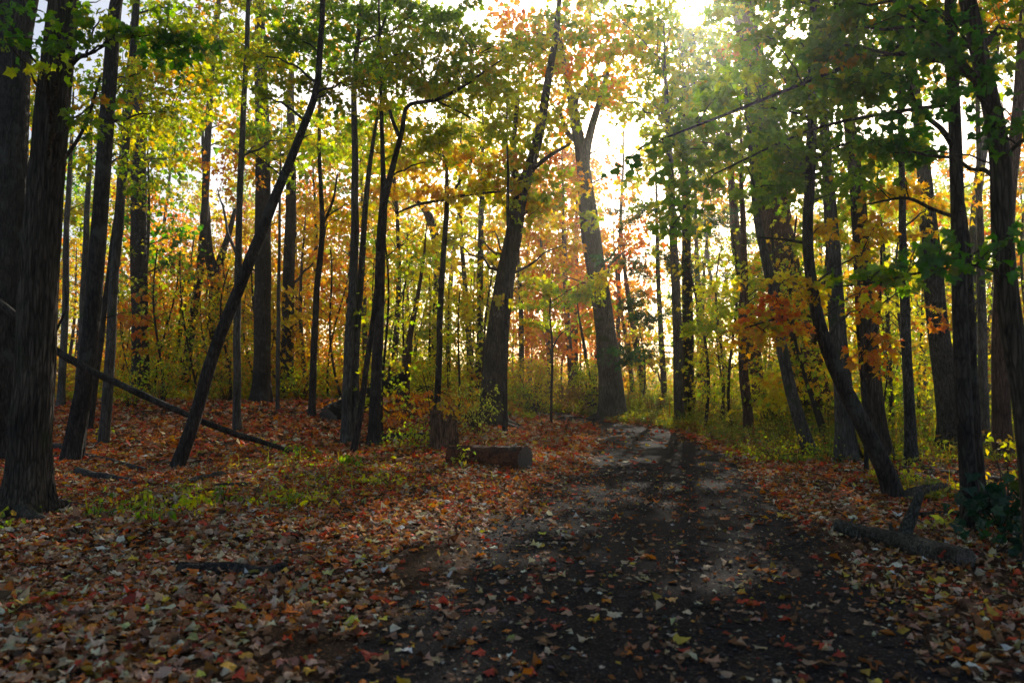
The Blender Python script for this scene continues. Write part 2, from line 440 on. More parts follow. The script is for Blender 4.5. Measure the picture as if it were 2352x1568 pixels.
# ------------------------------------------------------------------ ground and path
def grid_mesh(X, Y, Z):
    n, m = X.shape
    v = np.stack([X, Y, Z], -1).reshape(-1, 3)
    i, j = np.meshgrid(np.arange(n - 1), np.arange(m - 1), indexing='ij')
    f = np.stack([i * m + j, i * m + j + 1, (i + 1) * m + j + 1, (i + 1) * m + j], -1).reshape(-1, 4)
    return v, f
rr = np.concatenate([np.linspace(.4, 16, 130), np.geomspace(16.3, 60, 90), np.geomspace(62, 900, 30)])
th = np.linspace(0, 2 * math.pi, 241)
TH, RRg = np.meshgrid(th, rr)
X, Y = RRg * np.sin(TH), RRg * np.cos(TH)
X = X[:, ::-1]; Y = Y[:, ::-1]
Z = ground_z(X, Y)
mb = MB(); v, f = grid_mesh(X, Y, Z); mb.add(v, f)
ring = np.stack([X[0], Y[0], Z[0]], -1); k = len(ring) - 1
mb.add(np.vstack([ring[:-1], ring[:-1].mean(0)]), np.stack([np.arange(k), (np.arange(k) + 1) % k, np.full(k, k)], -1)[:, ::-1])
g = mb.build('ground', M['soil'], tint=False); tag(g, kind='structure')

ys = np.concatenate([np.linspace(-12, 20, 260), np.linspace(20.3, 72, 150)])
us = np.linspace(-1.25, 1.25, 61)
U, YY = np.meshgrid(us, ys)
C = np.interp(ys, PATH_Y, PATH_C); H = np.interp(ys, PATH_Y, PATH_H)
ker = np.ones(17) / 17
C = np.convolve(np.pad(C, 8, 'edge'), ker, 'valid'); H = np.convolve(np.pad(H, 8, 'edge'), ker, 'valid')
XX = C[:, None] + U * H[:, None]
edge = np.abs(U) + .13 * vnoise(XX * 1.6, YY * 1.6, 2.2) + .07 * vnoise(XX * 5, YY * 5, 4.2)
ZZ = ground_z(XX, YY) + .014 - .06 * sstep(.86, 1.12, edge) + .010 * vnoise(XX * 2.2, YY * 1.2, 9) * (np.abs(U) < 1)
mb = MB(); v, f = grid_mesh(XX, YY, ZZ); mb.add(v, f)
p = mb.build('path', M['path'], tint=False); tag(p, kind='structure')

# ------------------------------------------------------------------ trees
WIND = {'name': 'maple_tree'}
def woody(mb, pts, rads, segs, **kw):
    for v, f in tube(pts, rads, segs, **kw): mb.add(v, f)

def limb_curve(a, b, n=7, sag=.12):
    a, b = np.asarray(a), np.asarray(b)
    d = b - a; L_ = np.linalg.norm(d)
    mid = (a + b) / 2 + np.array([R.normal(0, .06) * L_, R.normal(0, .06) * L_, sag * L_])
    t = np.linspace(0, 1, n)[:, None]
    c = (1 - t) ** 2 * a + 2 * t * (1 - t) * mid + t ** 2 * b
    c[1:-1] += R.normal(0, .012 * L_, (n - 2, 3))
    return c

def attach(trunk, rad, target, rise=.45):
    d = trunk - target
    h = np.linalg.norm(d[:, :2], axis=1)
    cost = np.linalg.norm(d, axis=1) + 1.6 * np.maximum(0, trunk[:, 2] - (target[2] - rise * h)) + (trunk[:, 2] < 1.2) * 3
    i = int(np.argmin(cost))
    return trunk[i], rad[i]

def foliage(wood, leaves, trunk, rad, centers, sr, per, pal, ls, kind, main=4, twig=.008, gap=True, rise=.45, flat=.32, jit=.25):
    """main limbs from the trunk, twigs from the limbs to every spray centre, leaves round each centre"""
    if len(centers) == 0: return
    m = max(1, min(main, len(centers)))
    idx = R.choice(len(centers), m, replace=False)
    nodes = []
    for i in idx:
        a, r0 = attach(trunk, rad, centers[i], rise)
        c = limb_curve(a, centers[i], 9)
        ln = np.linalg.norm(c[-1] - c[0])
        rb = min(r0 * .5, .007 + .011 * ln)
        woody(wood, c, np.linspace(rb, .006, 9), 6, cap=False)
        nodes.append(c[2:])
    nodes = np.concatenate(nodes)
    for i in range(len(centers)):
        if i in idx: continue
        d = np.linalg.norm(nodes - centers[i], axis=1); j = int(np.argmin(d))
        if d[j] > .15:
            c = limb_curve(nodes[j], centers[i], 6, .08)
            woody(wood, c, np.linspace(min(twig, .004 + .005 * d[j]), .003, 6), 4, cap=False)
    leaf_cloud(leaves, centers, sr, per, pal, ls, kind, gap=gap, flat=flat, jit=jit)

def ellip(c, r, n):
    v = R.normal(0, 1, (n, 3)); v /= np.linalg.norm(v, axis=1)[:, None]
    return np.asarray(c) + v * (R.random((n, 1)) ** (1 / 3)) * np.asarray(r)

def tree(label, pts, Y=None, bark='grey', up=3.5, blobs=(), top=None, limbs=(), name='maple_tree', cat='tree', segs=14, ls=None, amp=.06, freq=5., flare=.85,
         pal='olive', kind=None, rise=.45, lump=.05, roots=0, group=None, snap=False, bareH=None):
    base = gp(pts[0][0], pts[0][1]) if Y is None else None
    if Y is None: Y = base[1]
    P = [at(x, y, Y) for x, y, w in pts]; W = [w * Y / F / 2 for x, y, w in pts]
    b = P[0].copy(); b[2] = float(ground_z(b[0], b[1]))
    if Y is not None and base is None: P[0] = b.copy()
    P = [b - np.array([0, 0, .12])] + [b] + P[1:]; W = [W[0] * 1.05] + W
    P, W = np.array(P), np.array(W)
    nin = len(P)
    if up > 0:
        d = P[-1] - P[-2]; d /= np.linalg.norm(d)
        d2 = d * .6 + np.array([0, 0, .5]); d2 /= np.linalg.norm(d2)
        q1 = P[-1] + d * up * .4; q2 = q1 + d2 * up * .6
        P = np.vstack([P, q1, q2]); W = np.concatenate([W, [W[-1] * .72, W[-1] * .25]])
    ln = np.sum(np.linalg.norm(np.diff(P, axis=0), axis=1))
    big = W[1] > .16
    n = int(np.clip(ln / (.06 if big else .16), 24, 190))
    s = smooth_line(np.hstack([P, W[:, None]]), n)
    tr, rad = s[:, :3], np.maximum(s[:, 3], .006)
    wob = .02 if not big else .012
    tr[:, 0] += wob * vnoise(tr[:, 2] * 1.3, Y, b[0]); tr[:, 1] += .05 * vnoise(tr[:, 2] * .5, b[0], Y)
    root = thing(name, label, cat, b, group)
    wood = MB()
    sg = 110 if W[1] > .15 and Y < 16 else (44 if big and Y < 32 else segs)
    woody(wood, tr, rad, sg, amp=amp if big else amp * .5, freq=freq, lump=lump, flare=flare, flare_h=.10 + W[1] * 1.1, seed=b[0] * 1.7 + Y, lobes=int(4 + (abs(b[0]) * 10) % 3))
    for k in range(roots):
        a = k * 2 * math.pi / roots + R.normal(0, .3); L_ = W[1] * R.uniform(2.5, 5)
        t = np.linspace(0, 1, 9)
        rp = np.stack([b[0] + np.cos(a + t * .5) * (W[1] * .5 + t * L_), b[1] + np.sin(a + t * .5) * (W[1] * .5 + t * L_), 0 * t], 1)
        rp[:, 2] = ground_z(rp[:, 0], rp[:, 1]) + .35 * W[1] * (1 - t) ** 2 + .02 - .06 * t
        woody(wood, rp, W[1] * (.34 * (1 - t) + .06), 8, amp=.15, freq=2, seed=k)
    for k in range(int(R.integers(2, 6)) if Y < 34 else 1):
        zz = R.uniform(1.4, 6.5) + b[2]; i = int(np.argmin(np.abs(tr[:, 2] - zz))); a = R.random() * 6.283; ln_ = R.uniform(.12, .9)
        e = tr[i] + np.array([math.cos(a) * ln_, math.sin(a) * ln_, ln_ * R.uniform(.1, .7)])
        woody(wood, limb_curve(tr[i], e, 7, .05), np.linspace(min(.3 * rad[i], .016), .003, 7), 5, cap=False)
    leaves = MB()
    for lim in limbs:
        c = smooth_line([np.append(at(x, y, Y + dy), w * Y / F / 2) for x, y, w, dy in lim], 26)
        woody(wood, c[:, :3], np.maximum(c[:, 3], .004), 10, amp=.04, freq=3, seed=len(lim), lump=.06)
    allp = tr; allr = rad
    if limbs:
        ex = [smooth_line([np.append(at(x, y, Y + dy), w * Y / F / 2) for x, y, w, dy in lim], 26) for lim in limbs]
        allp = np.vstack([tr] + [e[:, :3] for e in ex]); allr = np.concatenate([rad] + [e[:, 3] for e in ex])
    L0 = ls or float(np.clip(Y * (.0072 if Y > 11 else .0056), .072, .22))
    kd = kind or ('maple' if Y < 11 else ('star' if Y < 26 else 'far'))
    for bl in blobs:
        px, py, rx, ry, cov, pl = bl[:6]
        dy = bl[6] if len(bl) > 6 else 0
        c = at(px, py, Y + dy); ax, az = rx * (Y + dy) / F, ry * (Y + dy) / F
        if kd == 'needles': cov = cov * 1.5
        if px < 1150 and Y > 11: cov = cov * (1.22 if py < 270 else 1.0)
        nl = COV * cov * math.pi * ax * az / (L0 * L0 * .33)
        sr = float(np.clip(min(ax, az) * .55, .18, .75))
        per = int(np.clip(nl / 6, 10, 52)); m = max(3, int(nl / per))
        cs = ellip(c, (ax, max(ax * .5, az * .5), az), m)
        foliage(wood, leaves, allp, allr, cs, sr, per, pl, L0, kd, main=max(2, int(m / 9)), rise=rise)
    if top:
        r, cov, pl = top
        c = tr[-1] + np.array([0, 0, -.25 * r])
        if b[0] < .3 and Y > 11: cov *= .30
        Lt = max(L0, .13); nl = .8 * cov * math.pi * r * r / (Lt * Lt * .33); per = 40; m = max(5, int(nl / per))
        cs = ellip(c, (r, r, r * .75), m)
        cs = cs[cs[:, 2] > 2.0]
        foliage(wood, leaves, allp, allr, cs, .65, per, pl, Lt, 'star' if kd == 'maple' else kd, main=max(3, m // 8), rise=rise)
    wood.build('trunk', M[bark], root, tint=False, origin=b)
    if leaves.n: leaves.build('crown', M['needle'] if kd == 'needles' else M['leaf'], root, smooth=False, origin=b)
    return root

G2 = 'olive'
# --- the slope of leaf litter and slim maples
tree('massive dark furrowed trunk cut by the frame edge, roots spreading into the litter', [(-18, 1055, 100), (-5, 930, 84), (8, 700, 80), (25, 300, 74), (34, 100, 66), (58, -10, 54)], bark='dark', up=4, top=(2.6, .9, 'green'), amp=.11, freq=7, flare=.7, roots=5, segs=30,
     limbs=[[(34, 130, 40, 0), (10, 20, 34, -.2), (-20, -60, 26, -.4)]], blobs=[(60, 250, 60, 120, .5, 'olive', 1.5)], name='forest_tree')
tree('stout grey brown trunk with finely ridged bark, flared foot nearest in the litter', [(52, 1185, 104), (62, 1080, 84), (78, 800, 78), (108, 400, 70), (135, 130, 62), (152, -10, 56)], bark='furrow', up=4.5, top=(2.6, .9, 'green'), amp=.11, freq=8, flare=.55, roots=6, segs=30,
     limbs=[[(140, 180, 16, 0), (175, 135, 13, -.1), (198, 128, 10, -.2)], [(110, 420, 10, 0), (190, 300, 8, .3), (230, 180, 6, .5)]], blobs=[(150, 60, 90, 50, .55, 'green', -.8), (130, 165, 40, 35, .5, 'lime', -1.2), (300, 40, 120, 50, .5, 'green', -.6), (215, 250, 60, 60, .5, 'green', -.4), (330, 110, 130, 70, .5, 'deep', -.3), (60, 60, 70, 60, .5, 'deep', -.8)])
tree('dark straight trunk with ringed bark behind the stout ridged one', [(165, 1058, 44), (180, 960, 38), (205, 800, 36), (235, 400, 32), (262, 60, 28), (272, -20, 24)], bark='dark', top=(2.4, .9, 'green'), flare=.3,
     blobs=[(330, 230, 150, 120, .55, 'olive', 1), (250, 380, 70, 80, .35, 'olive', 1)])
tree('slim smooth grey trunk leaning gently, pale at the foot where light catches it', [(238, 1020, 24), (250, 850, 22), (262, 650, 20), (278, 450, 18), (302, 180, 16), (316, -20, 14)], bark='grey', top=(2.2, .9, 'green'), flare=.25,
     blobs=[(400, 130, 150, 130, .6, 'olive', 1.5), (330, 330, 110, 110, .45, 'olive', 1.5)])
tree('thin dark leaning stem tucked between the two ringed grey trunks', [(206, 990, 16), (222, 860, 14), (246, 660, 13), (268, 480, 11), (280, 330, 9)], bark='dark', up=3, top=(1.6, .7, 'olive'))
tree('thin grey pole trunk rising just past the stout ridged trunk', [(138, 935, 17), (148, 760, 15), (153, 560, 13), (160, 400, 10)], bark='grey', up=3, top=(2, .8, 'olive'), blobs=[(170, 500, 70, 60, .4, 'olive', 1)])
tree('second grey pole trunk leaning beside the first, bare below', [(176, 945, 18), (186, 800, 16), (196, 600, 14), (204, 420, 11)], bark='grey', up=3, top=(2, .8, 'gold'))
tree('rugged dark trunk hung with orange leaf sprigs from foot to mid height', [(322, 890, 38), (322, 780, 34), (320, 600, 33), (318, 400, 32), (314, 250, 30)], Y=29, bark='dark', up=5, top=(2.6, .7, 'deep'), amp=.1,
     blobs=[(322, 760, 34, 90, .7, 'orange', -.8), (330, 450, 90, 120, .5, 'deep', 1), (400, 560, 60, 90, .45, 'deep', 1), (240, 430, 80, 90, .4, 'deep', 2)], name='forest_tree')
tree('slender dark trunk left of the big leaning one, curving a little as it climbs'.replace('left of', 'behind'), [(424, 915, 21), (432, 800, 19), (465, 560, 17), (480, 250, 14), (502, 0, 11)], bark='dark', top=(2.4, .9, 'olive'),
     blobs=[(500, 120, 140, 120, .6, 'olive', 1), (430, 300, 110, 90, .5, 'green', 1), (560, 300, 90, 80, .45, 'olive', 1.5)])
tree('long bowed trunk leaning steeply across the others, foot bent in the litter', [(405, 1075, 30), (425, 1025, 29), (452, 950, 28), (500, 790, 27), (553, 655, 26), (600, 530, 24), (640, 430, 21), (690, 310, 18), (724, 200, 15), (738, 60, 13), (741, -30, 12)], bark='dark', up=3, top=(2.2, .9, 'green'), flare=.3,
     blobs=[(700, 60, 130, 80, .65, 'green', .5), (760, 190, 110, 90, .55, 'olive', 1), (620, 150, 100, 90, .45, 'olive', 1)])
tree('smooth grey trunk standing bolt upright with a pale foot beside the big leaning one', [(545, 990, 18), (545, 850, 17), (545, 700, 16), (551, 450, 14), (562, 200, 12), (571, 0, 10)], bark='grey', top=(2.4, .9, 'olive'),
     blobs=[(560, 60, 130, 90, .6, 'olive', 1), (640, 290, 110, 90, .5, 'olive', 1.5), (500, 400, 80, 70, .35, 'orange', 6)])
tree('thick straight dark trunk, moss green low down, at the crest of the leaf slope', [(600, 924, 44), (602, 860, 38), (603, 700, 36), (604, 560, 35), (603, 330, 32), (600, 150, 28)], bark='dark', amp=.05, up=5, top=(2.8, .7, 'olive'), flare=.5,
     blobs=[(600, 330, 120, 110, .5, 'gold', 1), (690, 360, 100, 100, .45, 'olive', 1)], name='forest_tree')
tree('rough dark trunk wrapped in small yellow leaf sprigs next to the thick mossy one', [(657, 912, 28), (660, 800, 26), (663, 640, 25), (667, 480, 22), (668, 330, 20)], Y=29, bark='dark', up=5, amp=.1, top=(2.4, .7, 'orange'),
     blobs=[(662, 700, 32, 120, .6, 'gold', -.7), (660, 880, 30, 30, .6, 'olive', -.7), (730, 640, 90, 70, .8, 'orange', 4)], name='forest_tree')
tree('very thin pale grey sapling trunk beside the sprig wrapped one', [(638, 948, 9), (638, 800, 9), (641, 600, 7), (644, 420, 5)], bark='grey', up=2, top=(1.4, .6, 'olive'), name='maple_sapling')
tree('slim dark trunk with one knuckled fork high up, standing alone on the litter crest', [(716, 958, 17), (722, 800, 15), (730, 650, 14), (740, 520, 12), (734, 380, 9), (735, 230, 7)], bark='dark', up=3, top=(2.2, .9, 'olive'), limbs=[[(740, 520, 7, 0), (765, 460, 6, .2), (775, 400, 4, .4)]],
     blobs=[(760, 330, 110, 100, .5, 'lime', 1), (800, 480, 70, 60, .5, 'gold', 2)])
tree('tall dark double stemmed maple whose two stems hug each other up to the canopy', [(797, 1018, 26), (796, 940, 24), (801, 800, 22), (812, 600, 20), (815, 400, 16), (813, 200, 13), (825, 60, 10)], bark='grey', top=(2.4, 1., 'green'),
     limbs=[[(800, 1012, 18, .12), (815, 930, 17, .15), (818, 800, 16, .2), (828, 650, 15, .2), (840, 470, 13, .2), (852, 360, 10, .3), (870, 250, 6, .5)]],
     blobs=[(800, 110, 150, 120, .65, 'green', .5), (860, 300, 110, 70, .5, 'olive', 1), (900, 40, 120, 60, .6, 'green', 0)])
tree('thin dark stem leaning into the many branched maple', [(815, 1040, 15), (828, 950, 14), (842, 840, 13), (862, 690, 12), (874, 600, 9)], bark='dark', up=0)
tree('many branched dark maple whose crooked bough reaches across toward the path', [(860, 1022, 28), (864, 900, 25), (868, 760, 24), (873, 600, 23), (880, 490, 20), (880, 400, 12), (876, 250, 9), (872, 90, 6)], bark='dark', up=2.5, top=(2.4, 1., 'green'),
     limbs=[[(879, 480, 17, 0), (893, 420, 15, -.1), (908, 360, 13, -.2), (924, 300, 11, -.3), (937, 243, 9, -.4), (1000, 230, 8, -.5), (1062, 200, 7, -.6), (1112, 165, 5, -.7), (1152, 138, 3, -.8)],
            [(916, 312, 9, -.25), (900, 270, 8, -.2), (882, 205, 7, -.1), (868, 110, 6, 0), (898, 0, 4, .1)], [(1000, 230, 5, -.5), (1060, 260, 4, -.4), (1110, 285, 2, -.2)]],
     blobs=[(1010, 170, 190, 90, .6, 'lime', -.3), (1130, 120, 130, 90, .6, 'lime', 0), (930, 120, 130, 110, .5, 'olive', 0), (1060, 290, 130, 60, .6, 'lime', .3), (1010, 40, 160, 60, .5, 'green', -.4), (960, 330, 90, 60, .45, 'lime', .5)])
tree('slim trunk forking wide into thin golden boughs above the stump', [(1004, 918, 15), (1009, 800, 14), (1014, 650, 13), (1027, 470, 11), (1025, 380, 7)], Y=23, bark='dark', up=2, top=(2, .7, 'gold'),
     limbs=[[(1027, 465, 7, 0), (1060, 410, 6, .2), (1085, 370, 5, .4), (1112, 325, 3, .6)], [(1027, 455, 7, 0), (1095, 445, 6, -.2), (1180, 438, 4, -.4)], [(1024, 458, 7, 0), (960, 470, 6, .2), (910, 490, 4, .5)]],
     blobs=[(1060, 390, 140, 60, .8, 'gold', 0), (930, 410, 100, 55, .7, 'gold', .5), (1120, 440, 100, 40, .6, 'yellow', 0), (985, 330, 100, 60, .6, 'olive', 1)])
tree('dark red tinged broken trunk standing behind the orange leaf sprays', [(926, 915, 26), (930, 860, 22), (940, 780, 14), (955, 700, 10)], Y=24, bark='red', up=2.5, top=(1.8, .7, 'lime'))
tree('big ridged maple trunk leaning beside the path, swollen knee halfway up', [(1130, 976, 66), (1134, 900, 56), (1142, 780, 50), (1152, 700, 46), (1163, 625, 42), (1180, 540, 38), (1192, 460, 34), (1218, 380, 26), (1240, 300, 21), (1256, 200, 17)], bark='furrow', amp=.07, freq=8, flare=.55, up=5, top=(3, .8, 'lime'), roots=4,
     limbs=[[(1190, 480, 20, 0), (1186, 420, 18, .2), (1180, 330, 14, .4), (1190, 220, 9, .6)], [(1210, 400, 12, 0), (1260, 360, 9, -.3), (1310, 330, 6, -.5)]],
     blobs=[(1200, 480, 60, 70, .25, 'lime', -1), (1230, 380, 120, 110, .7, 'lime', 0), (1210, 230, 120, 110, .7, 'lime', .5), (1290, 470, 90, 60, .7, 'gold', 1), (1255, 560, 80, 60, .35, 'gold', 3), (1210, 640, 60, 50, .35, 'yellow', 2), (1310, 400, 70, 70, .4, 'orange', 4), (1120, 560, 60, 70, .6, 'gold', 3), (1040, 560, 70, 70, .5, 'yellow', 3), (1250, 480, 90, 60, .6, 'gold', 2), (1260, 100, 110, 80, .5, 'olive', 1), (1150, 690, 40, 25, .2, 'yellow', -1)])
tree('straight bare pole sapling standing close before the big ridged maple', [(1160, 992, 12), (1161, 850, 11), (1163, 650, 9), (1167, 480, 7), (1166, 360, 5)], bark='dark', up=2, top=(1.4, .6, 'lime'), name='maple_sapling')
tree('slim dark trunk behind the big ridged maple, partly hidden by yellow leaves', [(1098, 930, 17), (1102, 750, 15), (1103, 600, 14), (1106, 450, 11)], Y=33, bark='dark', up=4, top=(2.4, .6, 'gold'), blobs=[(1090, 640, 70, 70, .6, 'yellow', 0), (1050, 740, 80, 80, .4, 'lime', 1)])
tree('slender lone sapling at the leafy edge of the path with bright lime leaves', [(1265, 972, 6), (1266, 900, 6), (1269, 800, 5), (1262, 720, 4), (1268, 640, 3)], bark='dark', up=.5, limbs=[[(1269, 800, 4, 0), (1285, 770, 3, 0), (1310, 750, 2, 0)]], name='maple_sapling', ls=.13,
     blobs=[(1285, 655, 85, 55, .7, 'lime', 0), (1250, 720, 70, 45, .7, 'lime', 0), (1350, 640, 60, 40, .5, 'yellow', 0), (1320, 760, 50, 25, .5, 'lime', 0)])
tree('huge ridged trunk where the path bends, forking high against the bright sky', [(1406, 966, 62), (1404, 900, 54), (1398, 820, 47), (1384, 700, 41), (1370, 600, 37), (1352, 470, 33), (1338, 370, 29), (1322, 280, 24), (1306, 200, 16)], bark='grey', amp=.06, freq=8, flare=.5, up=3, roots=4,
     limbs=[[(1342, 385, 22, 0), (1352, 320, 19, .2), (1372, 250, 16, .4), (1392, 180, 12, .6), (1410, 90, 8, .8)], [(1330, 330, 14, 0), (1300, 300, 10, .3), (1285, 250, 7, .5)], [(1318, 260, 12, 0), (1330, 215, 10, -.3), (1365, 185, 7, -.5), (1400, 170, 4, -.6)]],
     top=(3.2, .8, 'orange'), blobs=[(1330, 190, 110, 70, .45, 'orange', 1), (1400, 110, 120, 90, .5, 'orange', 1), (1430, 230, 90, 70, .4, 'orange', 2), (1300, 90, 100, 70, .5, 'olive', 1), (1362, 505, 50, 30, .6, 'lime', -1.2), (1290, 270, 50, 60, .45, 'orange', 1.5), (1300, 600, 80, 60, .4, 'orange', 3), (1440, 520, 70, 60, .3, 'orange', 4), (1450, 330, 60, 70, .25, 'pale', 2)], name='forest_tree')
tree('narrow dark trunk pressed close behind the huge forked one', [(1388, 905, 18), (1376, 760, 17), (1358, 640, 16), (1342, 540, 14), (1335, 470, 12), (1330, 380, 9)], Y=31, bark='dark', up=2, top=(1.8, .4, 'yellow'), blobs=[(1330, 470, 60, 60, .6, 'gold', 0)])
tree('small crooked dark stem bowing toward the huge forked trunk', [(1381, 948, 9), (1370, 900, 9), (1352, 850, 8), (1342, 800, 8), (1335, 760, 6)], Y=34, bark='dark', up=1.5, top=(1.2, .6, 'lime'), name='maple_sapling')
tree('straight brown trunk among orange maples beyond the path bend', [(1314, 905, 14), (1308, 800, 13), (1300, 680, 12), (1296, 560, 10)], Y=42, bark='red', up=5, top=(2.8, .6, 'red'), blobs=[(1290, 700, 100, 90, .8, 'orange', 2), (1260, 780, 80, 50, .7, 'red', 3), (1235, 600, 80, 90, .8, 'orange', 2), (1300, 530, 80, 80, .7, 'gold', 2), (1270, 430, 80, 80, .6, 'orange', 2), (1330, 640, 60, 60, .7, 'orange', 0), (1430, 620, 60, 70, .5, 'red', -4)])
tree('thin pale trunk rising into the hemlock boughs beyond the huge forked one', [(1423, 900, 11), (1420, 760, 10), (1422, 600, 9), (1428, 450, 7)], Y=40, bark='grey', up=5, top=(2.2, .4, 'orange'), blobs=[(1440, 700, 80, 100, .7, 'orange', 3)])
tree('straight grey brown trunk at the outer edge of the path, verge weeds round its foot', [(1560, 978, 24), (1558, 850, 22), (1553, 700, 20), (1547, 550, 18), (1540, 400, 14), (1532, 250, 10)], bark='grey', up=3, top=(3.4, .9, 'lime'), amp=.08,
     blobs=[(1560, 330, 100, 80, .4, 'olive', 1), (1560, 210, 130, 110, .85, 'lime', 1), (1480, 90, 110, 80, .5, 'gold', 2), (1630, 130, 110, 90, .8, 'lime', 1), (1500, 300, 80, 60, .4, 'lime', 1), (1585, 470, 90, 80, .7, 'olive', 0), (1500, 430, 70, 60, .5, 'olive', 0), (1640, 300, 80, 80, .6, 'green', 0)], name='forest_tree')
tree('very dark hemlock trunk right behind the straight grey brown one'.replace('right ', 'close '), [(1582, 956, 28), (1580, 820, 26), (1578, 650, 22), (1575, 480, 18), (1572, 330, 13), (1570, 220, 8)], Y=26.5, bark='dark', name='hemlock_tree', up=2, kind='needles', ls=.17, rise=-.05,
     blobs=[(1470, 700, 130, 40, .6, 'hemlock', -.6), (1455, 800, 60, 50, .7, 'hemlock', -.6), (1490, 590, 130, 50, .55, 'hemlock', 0), (1670, 640, 100, 60, .5, 'hemlock', .5), (1500, 490, 110, 50, .5, 'hemlock', .3), (1650, 520, 90, 50, .5, 'hemlock', 1), (1570, 400, 90, 60, .4, 'hemlock', .5)], top=(1.3, .5, 'hemlock'))
tree('slim dark trunk between the hemlock and the leaf covered verge', [(1527, 930, 14), (1520, 800, 13), (1513, 680, 11), (1510, 560, 9)], Y=33, bark='dark', up=4, top=(2.2, .5, 'gold'), blobs=[(1500, 800, 70, 70, .6, 'gold', 3)])
tree('reddish brown trunk leaning beyond the weeds of the verge', [(1482, 905, 16), (1473, 850, 15), (1462, 800, 14), (1450, 720, 12)], Y=38, bark='red', up=5, top=(2.2, .5, 'orange'))
tree('twin reddish trunk far among bright orange sprays', [(1612, 905, 15), (1608, 830, 14), (1606, 740, 13), (1602, 620, 11)], Y=38, bark='red', up=6, top=(2.6, .5, 'orange'), blobs=[(1640, 800, 70, 30, .8, 'orange', -1), (1660, 840, 90, 40, .6, 'yellow', -1)])
tree('bent brown trunk with yellow sprigs standing on the verge', [(1722, 1002, 24), (1716, 940, 22), (1708, 850, 21), (1706, 760, 20), (1710, 640, 17), (1706, 500, 13)], bark='red', up=3, top=(2, .5, 'lime'), amp=.08, blobs=[(1760, 900, 60, 90, .55, 'yellow', .4), (1650, 720, 110, 70, .5, 'lime', .5), (1720, 680, 80, 70, .5, 'lime', 1)])
tree('reddish brown trunk behind the bent one, dark bands across it', [(1745, 950, 36), (1738, 870, 32), (1728, 780, 29), (1706, 640, 26), (1690, 540, 22), (1680, 420, 16)], Y=29, bark='red', up=4, top=(2.2, .4, 'olive'), amp=.09, name='forest_tree')
tree('enormous leaning trunk with deeply furrowed red brown bark', [(1886, 985, 84), (1868, 930, 76), (1842, 830, 74), (1817, 720, 74), (1788, 580, 74), (1768, 400, 62), (1745, 220, 52), (1712, 50, 44), (1695, -40, 38)], bark='red', amp=.13, freq=8, flare=.35, up=6, top=(3.6, 1., 'green'), roots=3, name='forest_tree',
     blobs=[(1720, 90, 70, 60, .4, 'orange', -1), (1850, 640, 50, 30, .15, 'green', -1)])
tree('lean grey trunk slanting in front of the enormous furrowed one', [(1866, 1052, 30), (1850, 1010, 28), (1828, 940, 27), (1806, 850, 26), (1786, 740, 24), (1765, 620, 21), (1740, 500, 17), (1728, 380, 12)], bark='grey', up=2.5, top=(2, .6, 'green'), amp=.1,
     blobs=[(1770, 420, 110, 90, .5, 'green', .3), (1880, 560, 70, 60, .35, 'olive', 0)])
tree('dark trunk leaning hard toward the path, split bark at its bent foot', ls=.066, pts=[(2052, 1142, 48), (2040, 1100, 42), (2018, 1050, 38), (1968, 950, 35), (1910, 830, 32), (1876, 720, 27), (1857, 570, 24), (1860, 400, 23), (1866, 250, 20), (1864, 130, 17), (1868, -20, 14)], bark='dark', up=2.5, top=(2, .9, 'green'), amp=.09, flare=.3,
     limbs=[[(1880, 735, 7, 0), (1830, 720, 6, -.2), (1770, 735, 5, -.4), (1690, 760, 3, -.6)], [(1858, 560, 8, 0), (1800, 550, 6, .2), (1740, 545, 4, .4)]],
     blobs=[(1800, 730, 110, 55, .75, 'orange', -.2), (1720, 765, 80, 35, .7, 'gold', -.4), (1840, 660, 70, 45, .55, 'gold', 0), (1850, 350, 140, 110, .75, 'green', .4), (1800, 180, 140, 100, .7, 'green', .6), (1960, 120, 130, 100, .65, 'green', .8), (1960, 560, 100, 70, .5, 'gold', .6), (1930, 280, 110, 90, .5, 'green', .3), (1960, 700, 60, 50, .5, 'orange', .5)])
tree('pale grey trunk with widened foot behind the hard leaning one', [(1948, 1062, 50), (1942, 1000, 42), (1936, 900, 38), (1925, 760, 35), (1915, 600, 31), (1905, 450, 26), (1895, 300, 20)], bark='grey', up=4, top=(2.2, .7, 'olive'), amp=.06, freq=8, name='forest_tree', blobs=[(1950, 420, 100, 90, .4, 'olive', .5)])
tree('straight brown trunk showing behind the hard leaning one with orange leaves before it', [(2018, 1062, 52), (2008, 960, 46), (1998, 850, 42), (1986, 700, 38), (1976, 520, 34), (1960, 360, 28), (1945, 220, 22)], bark='furrow', up=4, top=(2.2, .8, 'green'), amp=.05, freq=9, name='forest_tree', blobs=[(2010, 780, 60, 50, .35, 'orange', -1.5), (2020, 300, 110, 90, .4, 'olive', .5)])
tree('thin crooked dark stem with a sharp elbow and orange leaves', [(1988, 1010, 10), (1985, 900, 10), (1979, 820, 11), (1995, 790, 11), (2014, 765, 11), (2022, 720, 9), (2024, 650, 7)], Y=12, bark='dark', up=1, name='maple_sapling', blobs=[(1990, 830, 60, 30, .5, 'orange', 0), (2060, 640, 90, 50, .5, 'green', 0)])
tree('slim knobbly grey trunk with lichen spots between two thick ones', [(2092, 1068, 26), (2090, 960, 24), (2084, 860, 22), (2080, 720, 21), (2076, 600, 18), (2072, 440, 14)], bark='mottle', up=4, top=(2.2, .7, 'olive'), amp=.06, blobs=[(2090, 480, 90, 90, .45, 'gold', 1)])
